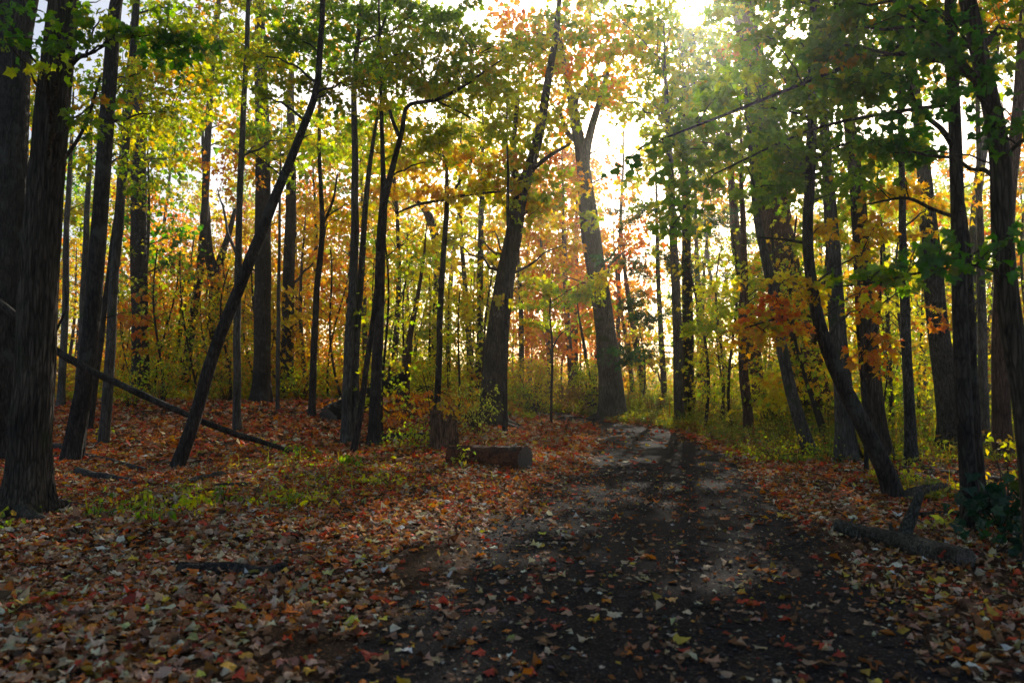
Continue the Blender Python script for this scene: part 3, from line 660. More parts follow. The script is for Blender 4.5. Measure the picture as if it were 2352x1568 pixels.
tree('thick trunk with scaly mottled black and grey bark', [(2190, 1038, 56), (2184, 960, 50), (2170, 860, 46), (2154, 740, 42), (2142, 620, 38), (2128, 460, 30), (2112, 300, 24)], bark='mottle', up=4.5, top=(2.4, .8, 'green'), amp=.1, freq=9, name='forest_tree', blobs=[(2150, 720, 60, 30, .4, 'orange', -1), (2120, 420, 90, 90, .4, 'orange', 2)])
tree('smooth dark double trunk splitting from one foot near the fallen bark log', [(2230, 1218, 44), (2224, 1120, 37), (2216, 1000, 35), (2206, 750, 33), (2199, 500, 30), (2190, 250, 27), (2180, -10, 24)], bark='dark', up=3, top=(2.4, 1., 'deep'), amp=.04, flare=.4, roots=3,
     limbs=[[(2252, 1168, 34, .6), (2244, 1050, 28, .6), (2234, 900, 26, .55), (2225, 700, 24, .45), (2216, 560, 22, .3), (2206, 470, 20, .1)],
            [(2192, 345, 13, 0), (2165, 300, 12, -.1), (2130, 270, 10, -.2), (2100, 230, 8, -.3), (2085, 180, 6, -.3), (2070, 90, 4, -.3)],
            [(2196, 500, 9, 0), (2140, 480, 8, -.1), (2080, 455, 7, -.2), (1990, 470, 4, -.3)],
            [(2184, 60, 12, 0), (2060, 110, 9, -.3), (1900, 170, 8, -.5), (1700, 250, 6, -.8), (1520, 320, 4, -1.)],
            [(2190, 240, 10, 0), (2040, 260, 8, -.1), (1860, 300, 6, -.2), (1640, 400, 4, -.3)]],
     blobs=[(2050, 200, 150, 110, .55, 'deep', -.2), (1880, 190, 150, 90, .65, 'green', -.5), (1700, 260, 150, 90, .65, 'green', -.8), (1570, 370, 100, 70, .6, 'green', -1.), (1760, 370, 130, 80, .55, 'green', -.3), (1600, 500, 80, 45, .45, 'green', -.6), (2000, 380, 130, 80, .5, 'green', 0), (2080, 60, 130, 60, .6, 'deep', -.2), (1830, 60, 160, 60, .5, 'green', -.6), (1450, 380, 60, 30, .45, 'deep', -1.2)])
tree('tall furrowed dark trunk leaning in from beyond the double trunk, cut by the frame', [(2392, 1300, 60), (2376, 1100, 52), (2360, 930, 48), (2341, 800, 47), (2317, 640, 46), (2303, 500, 45), (2294, 400, 43), (2281, 300, 41), (2242, 130, 38), (2211, 0, 36), (2195, -60, 32)], Y=5.9, bark='furrow', up=3, top=(2.2, 1.1, 'deep'), amp=.09, freq=8, flare=.4,
     limbs=[[(2318, 640, 9, 0), (2240, 610, 7, -.15), (2120, 625, 6, -.25), (2000, 650, 5, -.35), (1900, 660, 3, -.4)], [(2290, 380, 10, 0), (2340, 330, 8, -.2), (2390, 290, 6, -.4)]],
     blobs=[(2160, 590, 170, 45, .55, 'deep', -.25), (2010, 640, 110, 40, .45, 'green', -.3), (2200, 100, 110, 90, .55, 'deep', -.4), (2320, 220, 60, 120, .5, 'deep', -.3), (2120, 30, 90, 40, .5, 'deep', -.5), (1990, 130, 130, 80, .5, 'green', .8), (2060, 320, 120, 90, .45, 'deep', .8), (1960, 30, 140, 60, .5, 'green', .8), (2270, 40, 90, 60, .5, 'green', .6), (2330, 540, 40, 60, .4, 'deep', -.4)])
tree('slim pale grey pole trunk next to a reddish one beyond the double trunk', [(2262, 1032, 22), (2260, 900, 20), (2256, 720, 19), (2252, 560, 16), (2250, 420, 13)], bark='grey', up=4, top=(2.2, .7, 'olive'))
tree('broad reddish grey trunk beside the slim pale pole', [(2302, 1052, 42), (2300, 950, 37), (2300, 820, 35), (2303, 650, 33), (2318, 450, 28), (2338, 260, 24), (2348, 100, 20)], bark='red', up=3, top=(2.2, .7, 'orange'), amp=.05, name='forest_tree', blobs=[(2330, 420, 60, 100, .4, 'gold', 1)])
tree('leaning ash grey trunk glimpsed behind the double trunk', [(2246, 960, 26), (2238, 800, 24), (2236, 600, 22), (2248, 420, 20), (2264, 300, 18), (2278, 180, 14)], Y=19, bark='grey', up=3, top=(2, .6, 'orange'))
tree('thin dark trunk with yellow leaves before the mottled one', [(2052, 980, 10), (2046, 860, 9), (2038, 720, 8), (2030, 600, 6)], Y=19, bark='dark', up=2, top=(1.6, .6, 'lime'), blobs=[(2060, 900, 60, 60, .5, 'lime', .5)], name='maple_sapling')
tree('dim forked old tree against the white gap behind the bowed trunk', [(500, 930, 30), (497, 800, 28), (494, 700, 26), (492, 640, 25), (478, 570, 20), (474, 480, 15), (470, 400, 10)], Y=33, bark='dark', up=3, top=(2.2, .5, 'orange'), amp=.09, limbs=[[(493, 650, 18, 0), (508, 590, 16, .2), (525, 540, 13, .3), (540, 480, 8, .5)]], blobs=[(470, 640, 70, 50, .5, 'orange', 0), (540, 500, 50, 40, .4, 'gold', 1)], name='forest_tree')
tree('crooked old trunk hooked against the white gap behind the many branched maple', [(985, 930, 26), (1000, 820, 24), (1006, 700, 23), (1008, 600, 22), (1000, 545, 20), (986, 500, 18), (966, 470, 12), (940, 450, 7)], Y=36, bark='dark', up=2, top=(2, .5, 'gold'), amp=.09, name='forest_tree')

# ------------------------------------------------------------------ far trees and the added canopy overhead: prototypes and copies
def proto_tree(name, pal, h=16., r=.17, crown_r=3.2, n=62, per=30, ls=.24, bark='dark', low=.28, kind='far', label='', cat='tree'):
    root = thing(name, label, cat, (0, 0, 0))
    t = np.linspace(0, 1, 26)
    ln = R.normal(0, .5, 2); ph = R.random(2) * 6
    tr = np.stack([ln[0] * t * 1.2 + .22 * np.sin(t * 5 + ph[0]), ln[1] * t + .22 * np.sin(t * 4 + ph[1]), t * h - .15], 1)
    tr[:, :2] -= tr[0, :2]
    rad = r * (1 - t) ** .75 + .02
    w, lv = MB(), MB()
    woody(w, tr, rad, 9, amp=.06, freq=3, flare=.5, flare_h=.35, seed=h + r)
    zz = low + (1 - low) * R.random(n) ** .85
    wd = crown_r * np.sin(np.clip((zz - low) / (1 - low), 0, 1) * math.pi * .86 + .35) ** .8
    a = R.random(n) * 2 * math.pi; q = np.sqrt(R.random(n))
    cs = np.stack([np.interp(zz, t, tr[:, 0]) + np.cos(a) * q * wd, np.interp(zz, t, tr[:, 1]) + np.sin(a) * q * wd, zz * h], 1)
    foliage(w, lv, tr, rad, cs, .72, per, pal, ls, kind, main=14, gap=False, rise=.5)
    w.build('trunk', M[bark], root, tint=False); lv.build('crown', M['leaf'], root, smooth=False)
    return root

_lit = LIT; LIT = []          # prototypes stand elsewhere once copied
kinds = {}
for pal, nm in (('gold', 'gold'), ('orange', 'orange'), ('red', 'red'), ('lime', 'lime'), ('olive', 'olive')):
    kinds[pal] = [proto_tree('maple_tree', pal, h=R.uniform(16, 20), crown_r=R.uniform(2.8, 3.8)), proto_tree('maple_tree', pal, h=R.uniform(14, 18), crown_r=R.uniform(2.6, 3.4), low=.14, bark='grey')]
sap = {}
for pal in ('lime', 'gold', 'olive', 'orange', 'yellow'):
    sap[pal] = [proto_tree('maple_sapling', pal, h=R.uniform(5, 6.5), r=.028, crown_r=R.uniform(.7, 1.0), n=26, per=13, ls=.125, low=.16, kind='star', bark='twig') for _ in range(2)]
LIT = _lit

def zone(px):
    z = [(250, ['olive', 'gold', 'lime', 'orange']), (620, ['orange', 'gold', 'orange', 'olive', 'red']), (840, ['orange', 'orange', 'gold', 'gold']), (1140, ['gold', 'lime', 'lime', 'gold', 'olive', 'orange']),
         (1430, ['orange', 'red', 'orange', 'gold']), (1720, ['gold', 'orange', 'gold', 'lime']), (2010, ['lime', 'gold', 'olive', 'orange']), (9999, ['lime', 'olive', 'orange', 'gold'])]
    for x, l in z:
        if px < x: return l[R.integers(len(l))]
WORDS = {'gold': 'golden', 'orange': 'orange', 'red': 'red orange', 'lime': 'yellow green', 'olive': 'olive green', 'yellow': 'yellow'}
used = set()
def place(pool, pal, loc, sc, label, group):
    i = int(R.integers(2)); root = pool[pal][i]
    if (root.name) not in used:
        used.add(root.name)
        root.location = loc; root.rotation_euler = (0, 0, R.random() * 6.28); root.scale = (sc, sc, sc)
        tag(root, label, None, group)
        return root
    return copy_thing(root, loc, R.random() * 6.28, sc, label, group, (R.normal(0, .03), R.normal(0, .03)))

def where(px):
    return 'above the leaf slope' if px < 780 else ('behind the stump' if px < 1180 else ('beyond the bend of the path' if px < 1460 else ('behind the weedy verge' if px < 1900 else 'past the double trunk')))
spots = []
tries = 0
while len(spots) < 74 and tries < 6000:
    tries += 1
    Yd = 29 + 37 * R.random() ** 1.2
    px = R.uniform(-260, 2620)
    x = (px - CX) / F * Yd
    if abs(path_u(x, Yd)) < 2.2 and Yd < 60: continue
    if any((x - a) ** 2 + (Yd - b) ** 2 < 2.5 ** 2 for a, b, _ in spots): continue
    blocked = False
    for lx, ly, la, lb in BIGLIT:
        tt = (Yd - ly); cx_ = lx + tt * math.tan(AZ)
        if tt > 0 and tt * math.tan(EL) / math.cos(AZ) < 17 and abs(cx_ - x) < 2.6 + .7 * la: blocked = True
    if blocked: continue
    spots.append((x, Yd, px))
for x, Yd, px in spots:
    pal = zone(px)
    hmax = .85
    if Yd < 33 and (px > 1150 or px < 500): continue_ = 1
    if 1240 < px < 1720: hmax = .52 + .005 * Yd
    elif 480 < px < 680 or 860 < px < 1000 or 1050 < px < 1130: hmax = .38 + .004 * Yd
    elif 330 < px < 440: hmax = .6
    sc = min(R.uniform(.45, .9), hmax * R.uniform(.85, 1.1))
    g = f'{WORDS[pal]} maples {where(px)}'
    place(kinds, pal, (x, Yd, float(ground_z(x, Yd)) - .05), sc, f'distant {WORDS[pal]} maple standing {where(px)}', g)

for px, Yd, pal, sc, lab in ((1212, 47, 'red', .36, 'low red orange maple glowing past the yellow shrub'), (1245, 55, 'red', .44, 'red orange maple low between path bend and snag'), (1288, 50, 'orange', .40, 'low orange maple right behind the dark snag'.replace('right ', 'close ')), (1335, 52, 'red', .46, 'low red maple showing past the edge of the huge forked trunk'),
                             (1175, 52, 'orange', .45, 'low orange maple behind the wooden trail board'), (1450, 54, 'orange', .45, 'low orange maple seen under the hemlock boughs'), (1640, 46, 'orange', .36, 'low orange maple past the reddish twin trunk'), (690, 46, 'orange', .5, 'low orange maple between crest trunks on the leaf slope')):
    x = (px - CX) / F * Yd
    place(kinds, pal, (x, Yd, float(ground_z(x, Yd)) - .05), sc, lab, 'low orange maples beyond the path')
for k in range(30):
    px = -100 + 2560 * (k + R.uniform(.1, .9)) / 30; Yd = R.uniform(50, 68)
    if 1380 < px < 1640: continue
    x = (px - CX) / F * Yd; pal = 'lime' if px < 250 or px > 2000 else ('gold' if R.random() < .5 else zone(px))
    place(kinds, pal, (x, Yd, float(ground_z(x, Yd)) - .05), R.uniform(.95, 1.2), f'tall far {WORDS[pal]} maple rising {where(px)}', f'tall far {WORDS[pal]} maples {where(px)}')

# saplings
n = 0
for _ in range(4000):
    if n >= 150: break
    Yd = R.uniform(20, 44) if R.random() < .8 else R.uniform(17, 24)
    px = R.uniform(250, 1150) if R.random() < .66 else R.uniform(1430, 2360)
    x = (px - CX) / F * Yd
    if abs(path_u(x, Yd)) < 1.8: continue
    if px < 1150 and Yd < 27 and R.random() < .75: continue
    if px < 700 and Yd < 26: continue
    pal = {0: 'gold', 1: 'orange'}.get(int(R.integers(6)), 'gold') if px < 800 else ('lime' if R.random() < .5 else 'yellow')
    if px < 620 and R.random() < .4: pal = 'olive'
    if px > 1430: pal = ['lime', 'yellow', 'gold', 'olive', 'lime'][int(R.integers(5))]
    sc = R.uniform(.6, 1.15)
    place(sap, pal, (x, Yd, float(ground_z(x, Yd)) - .03), sc, f'thin sapling with {WORDS[pal]} leaves {where(px)}', f'{WORDS[pal]} saplings {where(px)}')
    n += 1

for px, Yd, pal, sc, lab in ((1195, 37, 'gold', .80, 'golden maple whose crown shows between the ridged and the huge forked trunk'), (1265, 41, 'orange', .85, 'orange maple filling the gap on the near side of the huge forked trunk'), (1325, 46, 'orange', .80, 'second orange maple just behind the first in the bright gap'),
                             (1455, 39, 'orange', .66, 'orange maple close behind the huge forked trunk on its hemlock side'), (1080, 34, 'lime', .80, 'lime maple behind the ridged trunk on its stump side'), (900, 33, 'gold', .75, 'gold maple in the white gap behind the many branched maple'), (720, 35, 'orange', .62, 'bright orange maple glowing behind the slim trunk on the litter crest'), (1620, 40, 'gold', .7, 'gold maple behind the dark hemlock trunk')):
    x = (px - CX) / F * Yd
    place(kinds, pal, (x, Yd, float(ground_z(x, Yd)) - .05), sc, lab, 'maples in the bright middle')
for pool in (kinds, sap):
    for l in pool.values():
        for r in l:
            if r.name not in used:
                for o in list(r.children) + [r]: bpy.data.objects.remove(o)

# far wood that reads as one mass
mbl, mbt = MB(), MB()
for k in range(170):
    Yd = R.uniform(84, 135); px = R.uniform(-500, 2850); x = (px - CX) / F * Yd
    h = R.uniform(4, 7)
    if 1230 < px < 1700 or 500 < px < 660 or 860 < px < 1120: h = R.uniform(2.5, 4)
    m = 16
    cs = np.stack([x + R.normal(0, 2.3, m), Yd + R.normal(0, 2, m), h * (.12 + .88 * R.random(m))], 1)
    leaf_cloud(mbl, cs, 1.6, 26, zone(px), .50, 'far', gap=False, lit=False)
    if k % 2 == 0:
        woody(mbt, np.array([[x, Yd, -.2], [x + R.normal(0, .5), Yd, h * .6], [x + R.normal(0, .8), Yd, h]]), [.25, .17, .05], 6)
fw = mbl.build('distant_woods', M['leaf'], smooth=False); tag(fw, 'hazy mass of orange and gold woods far behind everything', 'woods', kind='stuff')
ft = mbt.build('trunks', M['dark'], parent=fw, tint=False); ft['kind'] = 'stuff'

# maples added outside the frame; their crowns keep sky light off the foreground
def overhead(label, x, y, h, r, n, pal, low=.42):
    root = thing('maple_tree', label, 'tree', (x, y, float(ground_z(x, y))))
    t = np.linspace(0, 1, 24)
    tr = np.stack([.3 * np.sin(t * 3 + x), .3 * np.sin(t * 2.5 + y), t * h - .1], 1)
    rad = .20 * (1 - t) ** .7 + .02
    w, lv = MB(), MB()
    base = np.array([x, y, float(ground_z(x, y))])
    woody(w, tr + base, rad, 14, amp=.06, flare=.4, seed=x)
    z = low + (1 - low) * R.random(n); a = R.random(n) * 6.283; q = np.sqrt(R.random(n)) * r
    cs = np.stack([np.cos(a) * q, np.sin(a) * q, z * h], 1)
    wcs = cs + base
    px, py = project(wcs)
    ok = ~((wcs[:, 1] > .2) & (px > -60) & (px < 2420) & (py > 40) & (wcs[:, 1] < 9))
    wcs = wcs[ok]
    foliage(w, lv, tr + base, rad, wcs, .75, 40, pal, .15, 'star', main=12, rise=.5)
    w.build('trunk', M['grey'], root, tint=False, origin=base); lv.build('crown', M['leaf'], root, smooth=False, origin=base)
overhead('green maple added just outside the frame to darken the near path, boughs overhead', 4.6, 4.2, 11, 4.0, 56, 'green')
overhead('green maple added outside the frame on the litter side, crown darkening the near leaves', -5.2, 4.8, 12, 4.0, 46, 'green')
overhead('olive maple added behind the viewpoint, crown keeping sky light off the near ground', -2.5, -4.5, 12, 4.6, 30, 'olive')
overhead('green maple added behind the viewpoint on the verge side to keep sky light off', 4.2, -4.0, 12, 4.6, 30, 'green')

# ------------------------------------------------------------------ fallen leaves
def ground_nrm(x, y):
    e = .06
    return np.stack([-(ground_z(x + e, y) - ground_z(x - e, y)) / (2 * e), -(ground_z(x, y + e) - ground_z(x, y - e)) / (2 * e), np.ones_like(x)], 1)

def litter_density(x, y):
    u = path_u(x, y)
    j = .22 * vnoise(x * 1.3, y * 1.3, 5) + .12 * vnoise(x * 4, y * 4, 8)
    left = sstep(-.84, -1.30, u + .20 * (1 - sstep(4.5, 8, y)) + j * (1 - .6 * sstep(9, 14, y)))
    right = sstep(.78, 1.08, u + j) * (1 - .72 * sstep(1.9, 2.9, u + j) * sstep(8, 11, y))
    d = np.maximum(left, right)
    scattered = .07 - .035 * sstep(8, 12, y) + .07 * sstep(-.1, -.8, u + j) + .05 * sstep(.4, .85, u + j)
    return np.maximum(d, scattered * (1 - sstep(.9, 1.2, np.abs(u))))

def scatter(n, ymin, ymax, margin=1.12):
    y = np.sqrt(R.random(n) * (ymax ** 2 - ymin ** 2) + ymin ** 2)
    px = R.uniform(-150, 2502, n)
    return (px - CX) / F * y * margin, y

mbl = MB()
for (y0, y1, dens, kind, ls) in ((1.6, 6.5, 640, 'maple', .057), (6.5, 13, 420, 'maple', .066), (13, 22, 190, 'star', .092), (22, 34, 85, 'far', .13)):
    area = (y1 ** 2 - y0 ** 2) / 2 * (2652 / F) * 1.12
    n = int(area * dens)
    x, y = scatter(n, y0, y1)
    d = litter_density(x, y)
    d = np.where(path_u(x, y) > .6, d * (.30 + .70 * sstep(5.5, 8.5, y)), d)
    patch = .30 + .70 * sstep(-.55, .25, vnoise(x * .9, y * .9, 12.5) + .5 * vnoise(x * 2.6, y * 2.6, 2.5))
    k = R.random(n) < d * np.where(np.abs(path_u(x, y)) > 1.0, patch, 1)
    x, y = x[k], y[k]; n = len(x)
    lay = R.random(n)
    pos = np.stack([x, y, ground_z(x, y) + .016 + .028 * lay ** 2 * (np.abs(path_u(x, y)) > .85)], 1)
    nr = ground_nrm(x, y) + R.normal(0, .20, (n, 3)) * (.4 + 1.0 * lay[:, None])
    a = R.random(n) * 6.283
    yd = np.stack([np.cos(a), np.sin(a), R.normal(0, .16, n)], 1)
    red = sstep(5.5, 11, y + 2.5 * vnoise(x * .8, y * .8, 3))
    pal = np.where((R.random(n) < red)[:, None], pick('redlitter', n, .33), pick('litter', n, .33))
    size = ls * np.clip(np.exp(R.normal(0, .38, n)), .4, 1.5)
    ov = R.random(n) < .42
    put_leaves(mbl, kind, pos[~ov], yd[~ov], nr[~ov], size[~ov], pal[~ov], curl=.38, wide=1.05)
    put_leaves(mbl, 'oval' if y0 < 13 else 'far', pos[ov], yd[ov], nr[ov], size[ov] * 1.1, pal[ov] * .85, curl=.6, wide=1.4)
n = 42000          # torn scraps between the whole leaves
x, y = scatter(n, 1.8, 13); k = R.random(n) < np.clip(litter_density(x, y) * 1.3, 0, 1); x, y = x[k], y[k]; n = len(x)
a = R.random(n) * 6.283
put_leaves(mbl, 'far', np.stack([x, y, ground_z(x, y) + .014 + .02 * R.random(n)], 1), np.stack([np.cos(a), np.sin(a), R.normal(0, .3, n)], 1), ground_nrm(x, y) + R.normal(0, .35, (n, 3)), .03 * np.exp(R.normal(0, .4, n)), pick('litter', n, .4) * .7, curl=.8)
fl = mbl.build('fallen_leaves', M['litter'], smooth=False); tag(fl, 'thick carpet of tan, red and orange fallen leaves over the forest floor', 'fallen leaves', kind='stuff')

# single leaves lying apart on the dark path, close to the viewpoint: each a thing
shapes = []
for k in range(7):
    m_ = MB()
    put_leaves(m_, 'maple', np.zeros((1, 3)), np.array([[0., 1, .05]]), np.array([[.1, 0, 1.]]), np.array([1.0]), np.array([[.5, .5, .5]]), curl=.5)
    sv, sf = tube(np.array([[0, .02, .0], [.02, -.18, .03], [.06, -.36, .02]]), [.012, .01, .008], 4, cap=False)[0]
    m_.add(sv, sf, (.2, .1, .05))
    shapes.append(m_)
LC = {'tan': (.40, .26, .17), 'brown': (.21, .11, .06), 'cream': (.55, .44, .31), 'orange': (.62, .20, .03), 'red': (.42, .05, .025), 'yellow': (.52, .40, .06)}
leafmesh = {}
for cn, c in LC.items():
    for k, s_ in enumerate(shapes[:4]):
        q = MB(); q.v = s_.v; q.f3 = s_.f3; q.f4 = s_.f4; q.n = s_.n
        q.c3 = [np.broadcast_to(np.array(c) * (.85 + .1 * k), (len(f_), 3)) for f_ in s_.f3]; q.c4 = [np.broadcast_to(np.array(c) * .5, (len(f_), 3)) for f_ in s_.f4]
        me = q.mesh('fallen_leaf', False); me.materials.append(M['litter']); leafmesh[cn, k] = me
def drop_leaf(px, py, cn, size, label, group=None, k=None, tilt=.12):
    gq = gp(px, py)
    o = link('fallen_leaf', leafmesh[cn, int(R.integers(4)) if k is None else k], None, (gq[0], gq[1], gq[2] + .024))
    o.rotation_euler = (R.normal(0, tilt), R.normal(0, tilt), R.random() * 6.283); o.scale = (size,) * 3
    return tag(o, label, 'fallen leaf', group)
drop_leaf(1500, 1290, 'orange', .085, 'vivid orange leaf curled up near the middle of the dark path', tilt=.5)
drop_leaf(1905, 1285, 'orange', .095, 'vivid orange leaf standing half upright at the litter edge by the bark log', tilt=.7)
drop_leaf(1550, 1480, 'yellow', .09, 'pale yellow green leaf low in the picture on bare dark path'.replace('in the picture', 'down'))
drop_leaf(2165, 1345, 'yellow', .12, 'large yellow leaf below the thick end of the bark log')
drop_leaf(2210, 1430, 'cream', .08, 'creamy leaf lying alone toward the path edge under the bark log')
drop_leaf(850, 1512, 'red', .085, 'dark crimson leaf at the litter side of the near path')
drop_leaf(1770, 1252, 'red', .06, 'small crimson leaf halfway along the path on its weedy side')
cnt = 0
while cnt < 90:
    px, py = R.uniform(720, 2340), R.uniform(1230, 1566)
    gq = gp(px, py); u = float(path_u(gq[0], gq[1]))
    if abs(u) > .88 or R.random() > .35 + .65 * max(-u, 0): continue
    cn = ['tan', 'tan', 'brown', 'brown', 'cream', 'orange', 'red'][int(R.integers(7))]
    side = 'near its litter edge' if u < -.3 else ('near its log side' if u > .4 else 'along its bare middle')
    drop_leaf(px, py, cn, R.uniform(.05, .092), f'{cn} fallen leaf lying flat on the dark path {side}', f'{cn} leaves scattered on the path {side}')
    cnt += 1

# crumbs, gravel and twigs on the path
ico = np.array([(0, 0, 1), (.9, 0, .2), (.28, .85, .2), (-.72, .52, .2), (-.72, -.52, .2), (.28, -.85, .2), (0, 0, -.6)])
icf = np.array([(0, 1, 2), (0, 2, 3), (0, 3, 4), (0, 4, 5), (0, 5, 1), (6, 2, 1), (6, 3, 2), (6, 4, 3), (6, 5, 4), (6, 1, 5)])
n = 52000
x, y = scatter(n, 1.8, 13); k = np.abs(path_u(x, y)) < 1.05; x, y = x[k], y[k]; n = len(x)
sz = .0046 * np.exp(R.normal(0, .55, n)) * (1 + y * .05)
V = ico[None] * sz[:, None, None] * R.uniform(.6, 1.4, (n, 7, 1)); V[:, :, 2] *= .6
V = V + np.stack([x, y, ground_z(x, y) + .016], 1)[:, None]
gc = np.array([[.050, .045, .046]]) * np.exp(R.normal(0, .55, (n, 1))) * np.exp(R.normal(0, .06, (n, 3)))
mb = MB(); mb.add(V.reshape(-1, 3), (icf[None] + (np.arange(n) * 7)[:, None, None]).reshape(-1, 3), np.repeat(gc, 10, 0))
M['gravel'] = leaf_mat('gravel_chip', 0.0, 1.0, .02, .6)
gr = mb.build('path_gravel', M['gravel'], smooth=False); tag(gr, 'fine dark gravel and crumbs covering the path', 'gravel', kind='stuff')
mb = MB()
n = 17000
x, y = scatter(n, 1.8, 12); k = (np.abs(path_u(x, y)) < 1.1); x, y = x[k], y[k]; n = len(x)
a = R.random(n) * 6.283
put_leaves(mb, 'far', np.stack([x, y, ground_z(x, y) + .020], 1), np.stack([np.cos(a), np.sin(a), R.normal(0, .1, n)], 1), np.array([0, 0, 1.]) + R.normal(0, .3, (n, 3)), .022 * np.exp(R.normal(0, .5, n)), pick('litter', n, .5) * .55, curl=.5)
cb = mb.build('leaf_crumbs', M['litter'], smooth=False); tag(cb, 'broken leaf crumbs strewn over the dark path', 'leaf litter', kind='stuff')
mb = MB()
for i in range(520):
    Yd = math.sqrt(R.uniform(2.2 ** 2, 14 ** 2)); px = R.uniform(0, 2352); x0 = (px - CX) / F * Yd
    L_ = R.uniform(.06, .34); a = R.random() * 6.283 if R.random() < .4 else R.normal(0, .5)
    t = np.linspace(0, 1, 5); bend = R.normal(0, .12) * L_
    tx = x0 + np.cos(a) * t * L_ - np.sin(a) * bend * np.sin(t * 3.14); ty = Yd + np.sin(a) * t * L_ + np.cos(a) * bend * np.sin(t * 3.14)
    for v, f in tube(np.stack([tx, ty, ground_z(tx, ty) + .020 + .012 * R.random()], 1), np.linspace(.0045, .002, 5) * R.uniform(.6, 1.4), 4, cap=False): mb.add(v, f)
tw = mb.build('twig_litter', M['twig'], tint=False); tag(tw, 'thin dark twigs scattered over path and leaves', 'twigs', kind='stuff')

# ------------------------------------------------------------------ undergrowth
def stems(mb, pts, h, lean=.25, r=.004, nseg=5):
    for p_, hh in zip(pts, h):
        d = R.normal(0, lean, 2) * hh
        t = np.linspace(0, 1, nseg)
        c = np.stack([p_[0] + d[0] * t ** 1.5, p_[1] + d[1] * t ** 1.5, p_[2] - .03 + hh * t], 1)
        for v, f in tube(c, np.linspace(r, r * .4, nseg), 4, cap=False): mb.add(v, f)

def mass(name, label, cat, n, sampler, hfun, pal, ls, kind, stemn=0, grass=0, tilt=.9):
    lv, st = MB(), MB()
    x, y, p_ = sampler(n)
    h = hfun(x, y) * R.random(len(x)) ** .8
    pos = np.stack([x, y, ground_z(x, y) + .02 + h], 1)
    a = R.random(len(x)) * 6.283
    put_leaves(lv, kind, pos, np.stack([np.cos(a), np.sin(a), R.normal(-.1, .5, len(x))], 1), np.array([0, 0, 1.]) + R.normal(0, tilt, (len(x), 3)), ls * np.exp(R.normal(0, .3, len(x))) * (.6 + y / 40), pick(pal, len(x), .35, (np.floor(x * 1.4) * 31 + np.floor(y * 1.4) * 7).astype(int) % 97), curl=.3)
    if grass:
        x, y, p_ = sampler(grass)
        n_ = len(x); a = R.random(n_) * 6.283; tl = R.uniform(.1, .7, n_)
        put_leaves(lv, 'blade', np.stack([x, y, ground_z(x, y)], 1), np.stack([np.cos(a) * tl, np.sin(a) * tl, np.ones(n_)], 1), np.stack([-np.cos(a), -np.sin(a), np.ones(n_) * .5], 1), (.10 + hfun(x, y) * .55) * np.exp(R.normal(0, .3, n_)), pick('weed', n_, .35), wide=1.3)
    o = lv.build(name, M['weed'], smooth=False); tag(o, label, cat, kind='stuff')
    if stemn:
        x, y, p_ = sampler(stemn)
        stems(st, np.stack([x, y, ground_z(x, y)], 1), hfun(x, y) * R.uniform(.8, 1.5, len(x)), .18, .0055)
        so = st.build('stems', M['twig'], o, tint=False); so['kind'] = 'stuff'
    return o

def samp_left(n):
    y = R.uniform(28, 46, n); px = R.uniform(-40, 1200, n); x = (px - CX) / F * y
    k = (np.abs(path_u(x, y)) > 1.9); return x[k], y[k], px[k]
mass('undergrowth', 'tangled waist high undergrowth of yellow and green leaves along the crest of the leaf slope', 'undergrowth', 26000, samp_left, lambda x, y: .25 + 1.5 * sstep(28, 34, y), 'gold', .12, 'far', stemn=900)
def samp_left2(n):
    y = R.uniform(27.5, 44, n); px = R.uniform(-40, 1230, n); x = (px - CX) / F * y
    k = (np.abs(path_u(x, y)) > 1.9) & (vnoise(x * .5, y * .5, 3) > -.15); return x[k], y[k], px[k]
mass('undergrowth', 'low dark green undergrowth leaves mixed through the crest of the leaf slope', 'undergrowth', 16000, samp_left2, lambda x, y: .2 + .8 * sstep(28, 34, y), 'olive', .11, 'far')
def samp_verge(n):
    y = np.sqrt(R.random(n) * (40 ** 2 - 9 ** 2) + 81); u = 1.25 + R.random(n) ** 1.3 * 6.5 * sstep(8, 16, y)
    u = u + .8 * (1 - sstep(9, 14, y)); x = np.interp(y, PATH_Y, PATH_C) + u * np.interp(y, PATH_Y, PATH_H)
    k = (vnoise(x * .8, y * .8, 6) + .9 * sstep(11, 18, y) > -.05); return x[k], y[k], u[k]
mass('verge_weeds', 'knee high olive and brownish weeds filling the verge along the outer side of the path', 'weeds', 42000, samp_verge, lambda x, y: .06 + .75 * sstep(10, 20, y) * (.35 + .65 * sstep(1.2, 3.0, path_u(x, y))) * (.7 + .5 * vnoise(x * .7, y * .7, 1)), 'weed', .075, 'oval', stemn=1500, grass=9000)
def samp_right(n):
    y = np.sqrt(R.random(n) * (44 ** 2 - 13 ** 2) + 169); px = R.uniform(1750, 2480, n); x = (px - CX) / F * y
    k = (path_u(x, y) > 2.5) & (vnoise(x * .6, y * .6, 16) > -.25); return x[k], y[k], px[k]
mass('undergrowth', 'ankle to knee high yellow green undergrowth between the trunks past the double trunk', 'undergrowth', 26000, samp_right, lambda x, y: .10 + .9 * sstep(15, 27, y), 'olive', .09, 'oval', stemn=500)
def samp_far(n):
    y = np.sqrt(R.random(n) * (95 ** 2 - 44 ** 2) + 44 ** 2); px = R.uniform(-200, 2560, n); x = (px - CX) / F * y
    k = (np.abs(path_u(x, y)) > 1.4) | (y > 62); return x[k], y[k], px[k]
mass('undergrowth', 'far floor of mixed gold and orange brush under the distant maples', 'undergrowth', 60000, samp_far, lambda x, y: .4 + 2.6 * R.random(len(x)) ** 2, 'gold', .13, 'far')
